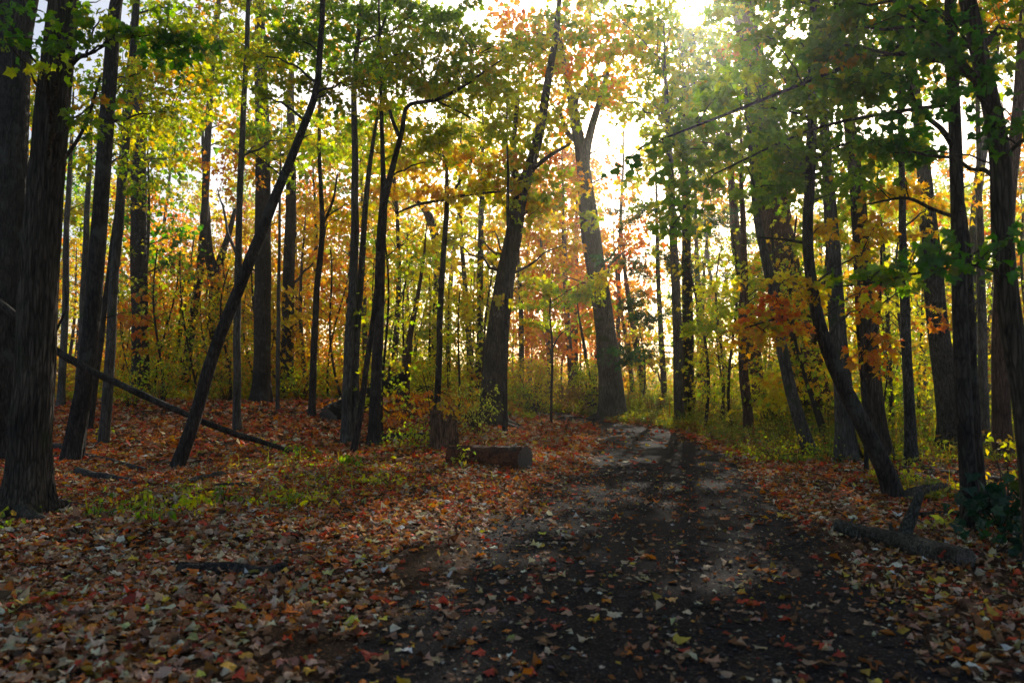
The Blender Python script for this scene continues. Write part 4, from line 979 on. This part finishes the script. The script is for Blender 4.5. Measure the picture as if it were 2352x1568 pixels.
def samp_near(n):
    c = [(820, 1085, .5), (780, 1060, .6), (960, 1030, .6), (1080, 1010, .9), (880, 1120, .45), (700, 1110, .4), (640, 1160, .35), (450, 1140, .4), (620, 1075, .4), (330, 1180, .3), (1110, 1040, .5), (700, 1150, .3)]
    xs, ys_ = [], []
    for px, py, r in c:
        g_ = gp(px, py); m_ = n // len(c); xs.append(g_[0] + R.normal(0, r, m_)); ys_.append(g_[1] + R.normal(0, r, m_))
    x, y = np.concatenate(xs), np.concatenate(ys_); k = np.abs(path_u(x, y)) > 1.15
    return x[k], y[k], x[k]
mass('ground_plants', 'sparse low green plants and grass poking through the leaf litter by the stump', 'ground plants', 1300, samp_near, lambda x, y: .03 + .13 * R.random(len(x)), 'lime', .05, 'oval', grass=400)

def shrub(label, px, py, h, r, pal, n, ls=.09, Y=None, name='shrub', kind='oval', stem_n=9, sr=.28, per=16, droop=0, group=None, flat=.6, seedpos=None):
    b = gp(px, py)
    if Y is not None:
        b = at(px, py, Y); b[2] = float(ground_z(b[0], b[1]))
    root = thing(name, label, 'seedling' if name == 'seedling' else ('fern' if name == 'fern' else 'shrub'), b, group)
    st, lv = MB(), MB()
    m = max(2, n // per)
    zz = .25 + .75 * R.random(m); a = R.random(m) * 6.283; q = np.sqrt(R.random(m)) * r * (.45 + .55 * np.sin(zz * 2.6))
    cs = b + np.stack([np.cos(a) * q, np.sin(a) * q, zz * h], 1)
    for i in range(m):
        j = b + np.array([R.normal(0, .05 * r), R.normal(0, .05 * r), -.02])
        c = limb_curve(j, cs[i], 6, .15)
        for v, f in tube(c, np.linspace(.004 + .004 * h, .002, 6), 4, cap=False): st.add(v, f)
    leaf_cloud(lv, cs, sr, per, pal, ls, kind, flat=flat, gap=False, lit=False, tilt=.8)
    st.build('stem', M['twig'], root, tint=False, origin=b); lv.build('foliage', M['needle'] if pal == 'darkgreen' else M['weed'] if pal in ('weed', 'brownweed') else M['leaf'], root, smooth=False, origin=b)
    return root
shrub('bright yellow shrub glowing between the ridged maple and the path bend', 1222, 955, 2.3, 1.2, 'yellow', 1500, .13, Y=33)
shrub('lime yellow shrub low in front of the wooden notice board', 1190, 962, 1.4, 1.0, 'lime', 800, .12, Y=31)
shrub('rounded lime green shrub against the huge forked trunk', 1362, 925, 2.3, .85, 'lime', 1300, .13, Y=33)
shrub('brown weedy bush beside the path bend, dry and twiggy', 1318, 945, 1.2, 1.1, 'brownweed', 1000, .10, Y=37)
shrub('second dry brown bush at the foot of the huge forked trunk', 1345, 955, 1.0, .8, 'brownweed', 700, .09, Y=33)
shrub('low green bush at the inner edge of the path bend', 1250, 950, .8, .6, 'olive', 500, .10, Y=34)
shrub('dry olive brush heaped behind the slender lone sapling', 1262, 925, 1.6, 1.6, 'brownweed', 1300, .12, Y=43)
shrub('pale leggy weed with lime leaves behind the stump', 1090, 985, 1.15, .6, 'pale', 420, .075)
shrub('pale leggy weed leaning against the big ridged maple', 1095, 1000, .7, .35, 'pale', 160, .07)
shrub('knee high pale green weed at the litter side of the stump', 955, 1028, .55, .5, 'lime', 300, .07)
shrub('small leafy sprig growing before the butt of the rotten log', 1052, 1076, .28, .16, 'lime', 40, .065, per=8, sr=.12)
shrub('yellow leaved bush round the foot of the bent brown trunk', 1770, 990, 1.5, .9, 'yellow', 700, .11)
shrub('green yellow bush at the foot of the dark hemlock trunk', 1600, 965, 1.2, .9, 'lime', 600, .10)
shrub('bright green weed clump beyond the verge by the grey brown trunk', 1500, 945, 1.3, 1.2, 'lime', 900, .11)
shrub('olive bush behind the verge where reddish trunks begin', 1650, 955, 1.3, 1.1, 'weed', 900, .10)
shrub('low lime plants at the verge edge before the lean grey trunk', 1800, 1060, .35, .8, 'lime', 420, .06)
shrub('broad leaved dark green plant between the double trunk and the frame edge', 2300, 1225, .42, .36, 'darkgreen', 120, .11, kind='maple', per=10, sr=.2)
shrub('dark leafy plant lower at the frame edge by the bark log', 2290, 1275, .30, .25, 'darkgreen', 60, .09, kind='maple', per=8, sr=.15)
shrub('pale grey green sprig beside the broken upright limb', 2165, 1215, .16, .16, 'pale', 16, .11, kind='maple', per=6, sr=.1)
shrub('yellow green tuft at the foot of the hard leaning trunk', 2070, 1110, .3, .35, 'lime', 160, .06)
shrub('yellow sprigs on thin bare stems past the double trunk', 2318, 1150, .8, .35, 'yellow', 50, .07, per=6, sr=.15)
shrub('low dark green spray hanging beside the leaning dead branch', 372, 935, 1.5, 1.0, 'olive', 420, .10)
shrub('leafy olive bush behind the leaning dead branch', 300, 940, 1.2, 1.1, 'olive', 500, .10)
shrub('bushy green shrub at the crest beside the thick mossy trunk', 520, 930, 1.1, 1.1, 'olive', 500, .10, Y=27)
shrub('yellow green shrub at the crest between slim trunks', 690, 935, 1.3, 1.2, 'lime', 600, .10, Y=28)
shrub('golden shrub at the crest behind the double stemmed maple', 850, 935, 1.6, 1.3, 'gold', 700, .11, Y=29)
shrub('lime and gold shrub between the broken red trunk and the stump', 990, 945, 1.5, 1.1, 'lime', 700, .11, Y=27)
for i, (px, py, h, r, pal, n, lab) in enumerate([
    (222, 1188, .22, .14, 'green', 26, 'bright green seedling nearest the stout ridged trunk'),
    (300, 1180, .16, .20, 'green', 30, 'feathery green seedling low in the litter, flat leaves'),
    (335, 1168, .22, .14, 'lime', 26, 'lime seedling standing behind the feathery one'),
    (345, 1205, .20, .16, 'green', 28, 'leafy green seedling nearest the viewer in the litter patch'),
    (445, 1165, .24, .16, 'lime', 34, 'light green seedling in the middle of the bare litter'),
    (420, 1190, .20, .16, 'lime', 30, 'lime sprig just before the light green seedling'),
    (515, 1160, .20, .20, 'green', 36, 'wider green seedling behind the grey bark slabs'),
    (668, 1165, .26, .22, 'olive', 44, 'tall olive seedling in the grassy strip'),
    (745, 1168, .14, .20, 'yellow', 16, 'low seedling with broad yellow leaves by the grassy strip'),
    (688, 1052, .24, .30, 'green', 60, 'green seedling clump at the tip of the leaning dead branch'),
    (808, 1075, .26, .26, 'green', 60, 'dark green seedling clump at the foot of the thin leaning stem'),
    (865, 1118, .18, .26, 'lime', 44, 'pale lime seedling patch between stump and path'),
    (240, 1010, .3, .2, 'olive', 24, 'olive sprig beside the slim pale footed trunk'),
    (18, 1215, .22, .14, 'lime', 20, 'yellowish sprig before the foot of the stout trunk')]):
    shrub(lab, px, py, h, r, pal, n, .075 if py > 1120 else .085, name='seedling', kind='oval', per=6, sr=.09)

# beech sapling with horizontal orange sprays beside the stump
b = gp(985, 1000)
root = thing('beech_sapling', 'small beech sapling with layered orange and yellow sprays beside the stump', 'sapling', b)
st, lv = MB(), MB()
tr = smooth_line([b - [0, 0, .05], b + [.03, 0, .5], b + [-.05, .05, 1.05], b + [-.18, .1, 1.5]], 14)
for v, f in tube(tr, np.linspace(.014, .006, 14), 6): st.add(v, f)
for px, py in ((890, 905), (920, 950), (960, 915), (985, 898), (1020, 925), (1050, 915), (1075, 940), (1010, 950), (880, 965), (865, 935), (945, 905), (1040, 945), (905, 935), (970, 940)):
    e = at(px, py, b[1] + R.normal(0, .25)); a, _ = attach(tr, np.ones(len(tr)), e, .25)
    c = limb_curve(a, e, 8, .06)
    for v, f in tube(c, np.linspace(.006, .0025, 8), 4, cap=False): st.add(v, f)
    leaf_cloud(lv, np.array([e, e * .75 + c[4] * .25]), .22, 10, 'orange' if px < 1000 else 'gold', .13, 'oval', flat=.2, gap=False, lit=False, tilt=.45)
st.build('stem', M['twig'], root, tint=False, origin=b); lv.build('foliage', M['leaf'], root, smooth=False, origin=b)

# ------------------------------------------------------------------ stump, logs, branches
b = gp(1021, 1032)
root = thing('stump', 'weathered tree stump with one tall splintered side, rotten wood ridged down to its roots', 'stump', b)
def jag(r, h, nseg, seed, flare, hole=True, phase=(0, 6.283), hv=.12):
    th = np.linspace(phase[0], phase[1], nseg, endpoint=False)
    top = h * (1 + hv * vnoise(np.cos(th) * 2.2 + seed, np.sin(th) * 2.2, seed) + .05 * vnoise(th * 9, seed, 1))
    ns = 34
    t = np.linspace(0, 1, ns)
    T, TH = np.meshgrid(t, th, indexing='ij')
    Z = T * top[None]
    ridge = 1 - 2 * np.abs(vnoise(np.cos(TH) * 4 + seed, np.sin(TH) * 4, Z * 1.3)); fine = 1 - 2 * np.abs(vnoise(np.cos(TH) * 11, np.sin(TH) * 11 + seed, Z * 3))
    rad = r * (1 + flare * np.exp(-Z / .16) * (.7 + .3 * np.cos(TH * 5 + seed))) * (1 + .17 * ridge + .06 * fine)
    P = np.stack([rad * np.cos(TH), rad * np.sin(TH), Z - .06], -1)
    inn = np.stack([rad[-1] * .55 * np.cos(th), rad[-1] * .55 * np.sin(th), np.full(nseg, top.min() * .82) + .03 * vnoise(th * 5, seed, 7)], -1)
    v = np.concatenate([P.reshape(-1, 3), inn, [[0, 0, top.min() * .78]]])
    i, j = np.meshgrid(np.arange(ns - 1), np.arange(nseg), indexing='ij'); j2 = (j + 1) % nseg
    f = np.stack([i * nseg + j, i * nseg + j2, (i + 1) * nseg + j2, (i + 1) * nseg + j], -1).reshape(-1, 4)
    k = np.arange(nseg); k2 = (k + 1) % nseg; o = (ns - 1) * nseg
    f2 = np.stack([o + k, o + k2, ns * nseg + k2, ns * nseg + k], -1)
    f3 = np.stack([ns * nseg + k, ns * nseg + k2, np.full(nseg, ns * nseg + nseg)], -1)
    return v, np.vstack([f, f2]), f3
mb = MB(); v, f, f3 = jag(.225, .60, 130, 3.3, .55, hv=.32); mb.add(v, f); mb.add(v, f3)
o = mb.build('rotten_body', M['stump'], root, tint=False)
mb = MB(); v, f, f3 = jag(.105, .80, 60, 8.1, .75, hv=.05); v = v + np.array([-.165, .10, 0]); mb.add(v, f); mb.add(v, f3)
o = mb.build('splinter', M['stump'], root, tint=False); o['label'] = 'taller greyish splinter on the stump'

def log(name, label, cat, p0, p1, r0, r1, m_, cutm=None, sag=0, amp=.10, segs=36, lift=.75, freq=5, lump=.12, stubs=(), n=60, seed=1., wig=.02):
    a, c = np.array(p0, float), np.array(p1, float)
    root = thing(name, label, cat, (a + c) / 2)
    t = np.linspace(0, 1, n)
    P = a[None] * (1 - t[:, None]) + c[None] * t[:, None]
    P[:, 0] += wig * vnoise(t * 4, seed, 2); P[:, 1] += wig * vnoise(t * 4, seed, 9)
    rad = r0 + (r1 - r0) * t
    mb = MB(); parts = tube(P, rad, segs, amp=amp, freq=freq, lfreq=3.0, lump=lump, seed=seed, cap=False)
    V = parts[0][0]; mb.add(V, parts[0][1])
    for px_, dirv, ln, rr_ in stubs:
        q = P[int(px_ * (n - 1))]; dv = np.array(dirv, float); dv /= np.linalg.norm(dv)
        s = np.linspace(0, 1, 8)[:, None]; st_ = q + dv * (ln * s) + .06 * ln * np.sin(s * 3)
        for v, f in tube(st_, np.linspace(rr_ * 1.3, rr_ * .7, 8), 12, amp=.15, freq=2.5, seed=ln): mb.add(v, f)
    org = (a + c) / 2
    mb.build('bark', m_, root, tint=False, origin=org)
    for e in (0, n - 1):
        ring = V.reshape(n, segs, 3)[e]; ctr = ring.mean(0); d = (P[1] - P[0]) if e == 0 else (P[-2] - P[-1]); d /= np.linalg.norm(d)
        e_ = MB(); k = np.arange(segs)
        r2 = ctr + (ring - ctr) * .55 + d * .012 + R.normal(0, .004, (segs, 3)); 
        vv = np.vstack([ring, r2, ctr + d * .02])
        e_.add(vv, np.stack([k, (k + 1) % segs, segs + (k + 1) % segs, segs + k], -1)); e_.add(vv, np.stack([segs + k, segs + (k + 1) % segs, np.full(segs, 2 * segs)], -1))
        e_.build('cut_end', cutm or M['cut'], root, tint=False, origin=org)
    return root
def onground(px, py, r):
    g_ = gp(px, py); return np.array([g_[0], g_[1], g_[2] + r * .72])
log('rotten_log', 'short red brown rotten log with a grey sawn end lying before the stump', 'log', onground(1040, 1064, .15) + [0, 0, .03], onground(1212, 1078, .17) + [0, 0, .03], .15, .175, M['rot'], amp=.17, lump=.12, seed=4., n=90, wig=.05, stubs=((.35, (-.2, -.5, .8), .09, .04), (.7, (.3, .2, .9), .07, .03)))
log('bark_log', 'lichen grey bark log with broken stubs lying at the weedy side of the near path', 'log', onground(1915, 1222, .07), onground(2235, 1305, .085), .058, .078, M['log'], amp=.16, lump=.25, seed=2.2, n=90, wig=.06,
    stubs=((.49, (.50, .22, .9), .46, .042), (.42, (-.15, -.1, 1), .14, .018), (.08, (.6, .4, .6), .14, .012), (.30, (-.2, -.5, .9), .06, .03)))
log('log_chunk', 'dark crumbling log chunk lying just beyond the bark log stub', 'log', onground(2092, 1150, .07), onground(2172, 1135, .07), .075, .085, M['dark'], amp=.25, lump=.3, seed=6.1)
log('fallen_log', 'dark broken trunk tipped up behind the double stemmed maple, torn end raised', 'log', onground(755, 965, .1) + [0, 0, -.05], gp(900, 950) + [.25, .5, 1.02], 0.27, .11, M['darkwood'], amp=.30, lump=.3, seed=7.7, n=80, stubs=((.86, (.6, .1, .5), .55, .06), (.75, (.1, .1, 1), .6, .04), (.6, (.8, -.2, -.1), .5, .05)))
log('fallen_log', 'low dark log half buried in litter between the double stemmed maple and the stump', 'log', onground(845, 1012, .06), onground(985, 1006, .06), .08, .07, M['dark'], amp=.2, seed=9.)
log('sunken_log', 'crumbled dark log nearly sunk in the near leaf litter', 'log', onground(425, 1318, .02), onground(655, 1318, .02), .055, .045, M['dark'], amp=.3, lump=.4, seed=5., wig=.05)
log('bark_slab', 'grey weathered slab of wood lying before the bowed trunk', 'wood', onground(430, 1116, .03), onground(508, 1094, .03), .055, .05, M['log'], amp=.2, lump=.3, seed=3.)
log('bark_slab', 'flatter dark slab of wood just nearer than the grey one', 'wood', onground(495, 1120, .02), onground(580, 1118, .02), .045, .04, M['dark'], amp=.2, lump=.3, seed=3.6)
log('fallen_branch', 'long dead pole lying across the litter past the double trunk', 'branch', onground(2075, 1078, .03), onground(2330, 1112, .035), .035, .055, M['dark'], amp=.1, seed=8., wig=.06)
log('fallen_branch', 'thin crooked dead branch on the litter behind the bark log', 'branch', onground(2010, 1185, .02), onground(2215, 1188, .03), .014, .028, M['dark'], amp=.1, seed=8.8, wig=.08)
log('fallen_branch', 'short dark stick by the litter edge halfway between rotten log and near path', 'branch', onground(985, 1148, .02), onground(1110, 1176, .02), .022, .015, M['dark'], amp=.1, seed=1.8, wig=.05)
log('fallen_branch', 'dark stick with a pale torn end near the dark green seedlings', 'branch', onground(800, 1085, .02), onground(872, 1102, .02), .025, .018, M['dark'], amp=.1, seed=2.8, wig=.04)
log('fallen_branch', 'pale thin peeled stick lying in the sunlit patch of the path', 'branch', onground(1775, 1305, .005), onground(1850, 1335, .005), .008, .006, M['cut'], amp=.1, seed=2.9, wig=.05, segs=8)
log('fallen_branch', 'dark root like branch curving through litter beside the stout ridged trunk', 'branch', onground(110, 1030, .05), onground(330, 1085, .03), .10, .03, M['dark'], amp=.15, seed=3.1, wig=.12)
log('fallen_branch', 'second dark limb half sunk in litter behind the green seedlings', 'branch', onground(190, 1085, .04), onground(330, 1115, .02), .06, .03, M['dark'], amp=.15, seed=3.9, wig=.1)
log('fallen_branch', 'short dark bit of branch on the leaf slope near the upright grey trunk', 'branch', onground(395, 985, .03), onground(455, 978, .03), .045, .03, M['dark'], amp=.15, seed=4.9)

# the long dead branch propped from the ground up to the left
pts = [(-60, 655, 13.0, 17), (0, 695, 13.1, 17), (60, 748, 13.15, 17), (122, 800, 13.2, 16), (220, 856, 13.25, 16), (330, 908, 13.35, 15), (430, 952, 13.5, 14), (540, 996, 14.0, 13), (620, 1020, 14.4, 11), (695, 1046, 14.75, 8)]
Pp = smooth_line([np.append(at(x, y, d), w * d / F / 2) for x, y, d, w in pts], 90)
root = thing('dead_branch', 'long bare dead branch propped at a slant across the leaf slope', 'branch', Pp[-1, :3])
mb = MB()
for v, f in tube(Pp[:, :3], np.maximum(Pp[:, 3], .02), 16, amp=.06, freq=3, lump=.2): mb.add(v, f)
mb.build('stem', M['dark'], root, tint=False, origin=Pp[-1, :3])
q = Pp[24, :3]
mb = MB()
for v, f in tube(smooth_line([q, q + [-.1, .1, .25], q + [.05, .15, .7], q + [.0, .2, 1.1]], 14), np.linspace(.03, .01, 14), 8, amp=.05): mb.add(v, f)
mb.build('side_twig', M['dark'], root, tint=False, origin=Pp[-1, :3])

# snag, notice board and bin far along the path
b = at(1287, 905, 45); b[2] = float(ground_z(b[0], b[1]))
root = thing('snag', 'dark broken snag standing among orange brush beyond the path bend', 'stump', b)
mb = MB(); v, f, f3 = jag(.17, 1.25, 60, 2.1, .2, hv=.06); mb.add(v, f); mb.add(v, f3); mb.build('rotten_body', M['dark'], root, tint=False)

def box(mb, c, s, bev=.006):
    x, y, z = np.array(s) / 2; e = min(bev, x * .5, y * .5, z * .5)
    pts, fs = [], []
    for zz, k in ((-z, 1), (-z + e, 0), (z - e, 0), (z, 1)):
        ex = e if k else 0
        pts += [(-x + ex, -y + ex, zz), (x - ex, -y + ex, zz), (x - ex, y - ex, zz), (-x + ex, y - ex, zz)]
    fs = [(3, 2, 1, 0)] + [(4 * i + j, 4 * i + (j + 1) % 4, 4 * i + 4 + (j + 1) % 4, 4 * i + 4 + j) for i in range(3) for j in range(4)] + [(12, 13, 14, 15)]
    mb.add(np.array(pts) + np.array(c), np.array(fs))
b = at(1184, 896, 40); b[2] = float(ground_z(b[0], b[1]))
root = thing('notice_board', 'small wooden trail board with a flat top rail and pale panel behind the yellow shrub', 'sign', b)
for s in (-.42, .30):
    mb = MB(); box(mb, (s, 0, .92), (.10, .10, 1.84)); mb.build('post', M['board'], root, smooth=False, tint=False)
mb = MB(); box(mb, (-.06, 0, 1.885), (1.05, .26, .07)); mb.build('top_rail', M['board'], root, smooth=False, tint=False)
mb = MB(); box(mb, (-.06, .0, 1.47), (.616, .04, .72)); mb.build('panel', M['panel'], root, smooth=False, tint=False)
b = at(1210, 935, 36); b[2] = float(ground_z(b[0], b[1]))
root = thing('litter_bin', 'small dark lidded bin beside the yellow shrub at the path bend', 'bin', b)
def lathe(mb, prof, segs=28):
    pr = np.array(prof); th = np.linspace(0, 6.2832, segs, endpoint=False)
    v = np.stack([pr[:, :1] * np.cos(th), pr[:, :1] * np.sin(th), np.repeat(pr[:, 1:], segs, 1)], -1).reshape(-1, 3)
    i, j = np.meshgrid(np.arange(len(pr) - 1), np.arange(segs), indexing='ij'); j2 = (j + 1) % segs
    mb.add(v, np.stack([i * segs + j, i * segs + j2, (i + 1) * segs + j2, (i + 1) * segs + j], -1).reshape(-1, 4))
mb = MB(); lathe(mb, [(.001, 0), (.17, 0), (.18, .03), (.20, .78), (.185, .80), (.001, .80)]); mb.build('drum', M['black'], root, tint=False)
mb = MB(); lathe(mb, [(.215, .805), (.22, .84), (.20, .92), (.12, .99), (.001, 1.01)]); mb.build('lid', M['black'], root, tint=False)

# thin autumn haze hanging in the wood: a real volume that fills the whole place, viewpoint included
mh, nt = mat('haze_air')
vs = N(nt, 'ShaderNodeVolumeScatter', Density=HAZE, Anisotropy=.84); vs.inputs['Color'].default_value = (1, .97, .90, 1)
L(nt, vs.outputs[0], N(nt, 'ShaderNodeOutputMaterial').inputs['Volume'])
mb = MB(); box(mb, (0, 30, 11), (190, 110, 30), .5)
hz = mb.build('haze', mh, smooth=False, tint=False); tag(hz, 'thin bright haze hanging through the wood toward the sun', 'haze', kind='stuff')

# ------------------------------------------------------------------ light, sky, camera
w = bpy.data.worlds.new('World'); bpy.context.scene.world = w; w.use_nodes = True
nt = w.node_tree; nt.nodes.clear()
sky = N(nt, 'ShaderNodeTexSky', sky_type='NISHITA', sun_disc=False)
sky.sun_elevation = EL; sky.sun_rotation = AZ; sky.dust_density = 3.0; sky.air_density = 1.0; sky.ozone_density = 1.0
bg = N(nt, 'ShaderNodeBackground'); bg.inputs['Strength'].default_value = SKY
L(nt, sky.outputs[0], bg.inputs[0]); wo = N(nt, 'ShaderNodeOutputWorld'); L(nt, bg.outputs[0], wo.inputs[0])
sl = bpy.data.lights.new('sun', 'SUN'); sl.energy = SUNP; sl.angle = math.radians(.5); sl.color = (1, .93, .80)
so = bpy.data.objects.new('sun', sl); col.objects.link(so)
so.rotation_euler = Vector(-SUN).to_track_quat('-Z', 'Y').to_euler(); so.location = (10, 40, 30)

cd = bpy.data.cameras.new('camera'); cam = bpy.data.objects.new('camera', cd); col.objects.link(cam)
cd.lens = 28; cd.sensor_width = 36; cd.clip_end = 2000; cd.clip_start = .05
cam.location = CAM; cam.rotation_euler = (math.pi / 2 + PITCH, 0, 0)
cd.dof.use_dof = True; cd.dof.focus_distance = 17; cd.dof.aperture_fstop = 2.4
sc = bpy.context.scene
sc.camera = cam
sc.view_settings.view_transform = 'Standard'; sc.view_settings.look = 'None'; sc.view_settings.exposure = 0
sc.cycles.use_denoising = True
sc.cycles.max_bounces = 9; sc.cycles.diffuse_bounces = 7; sc.cycles.transmission_bounces = 7; sc.cycles.glossy_bounces = 1; sc.cycles.transparent_max_bounces = 2
sc.cycles.caustics_reflective = False; sc.cycles.caustics_refractive = False
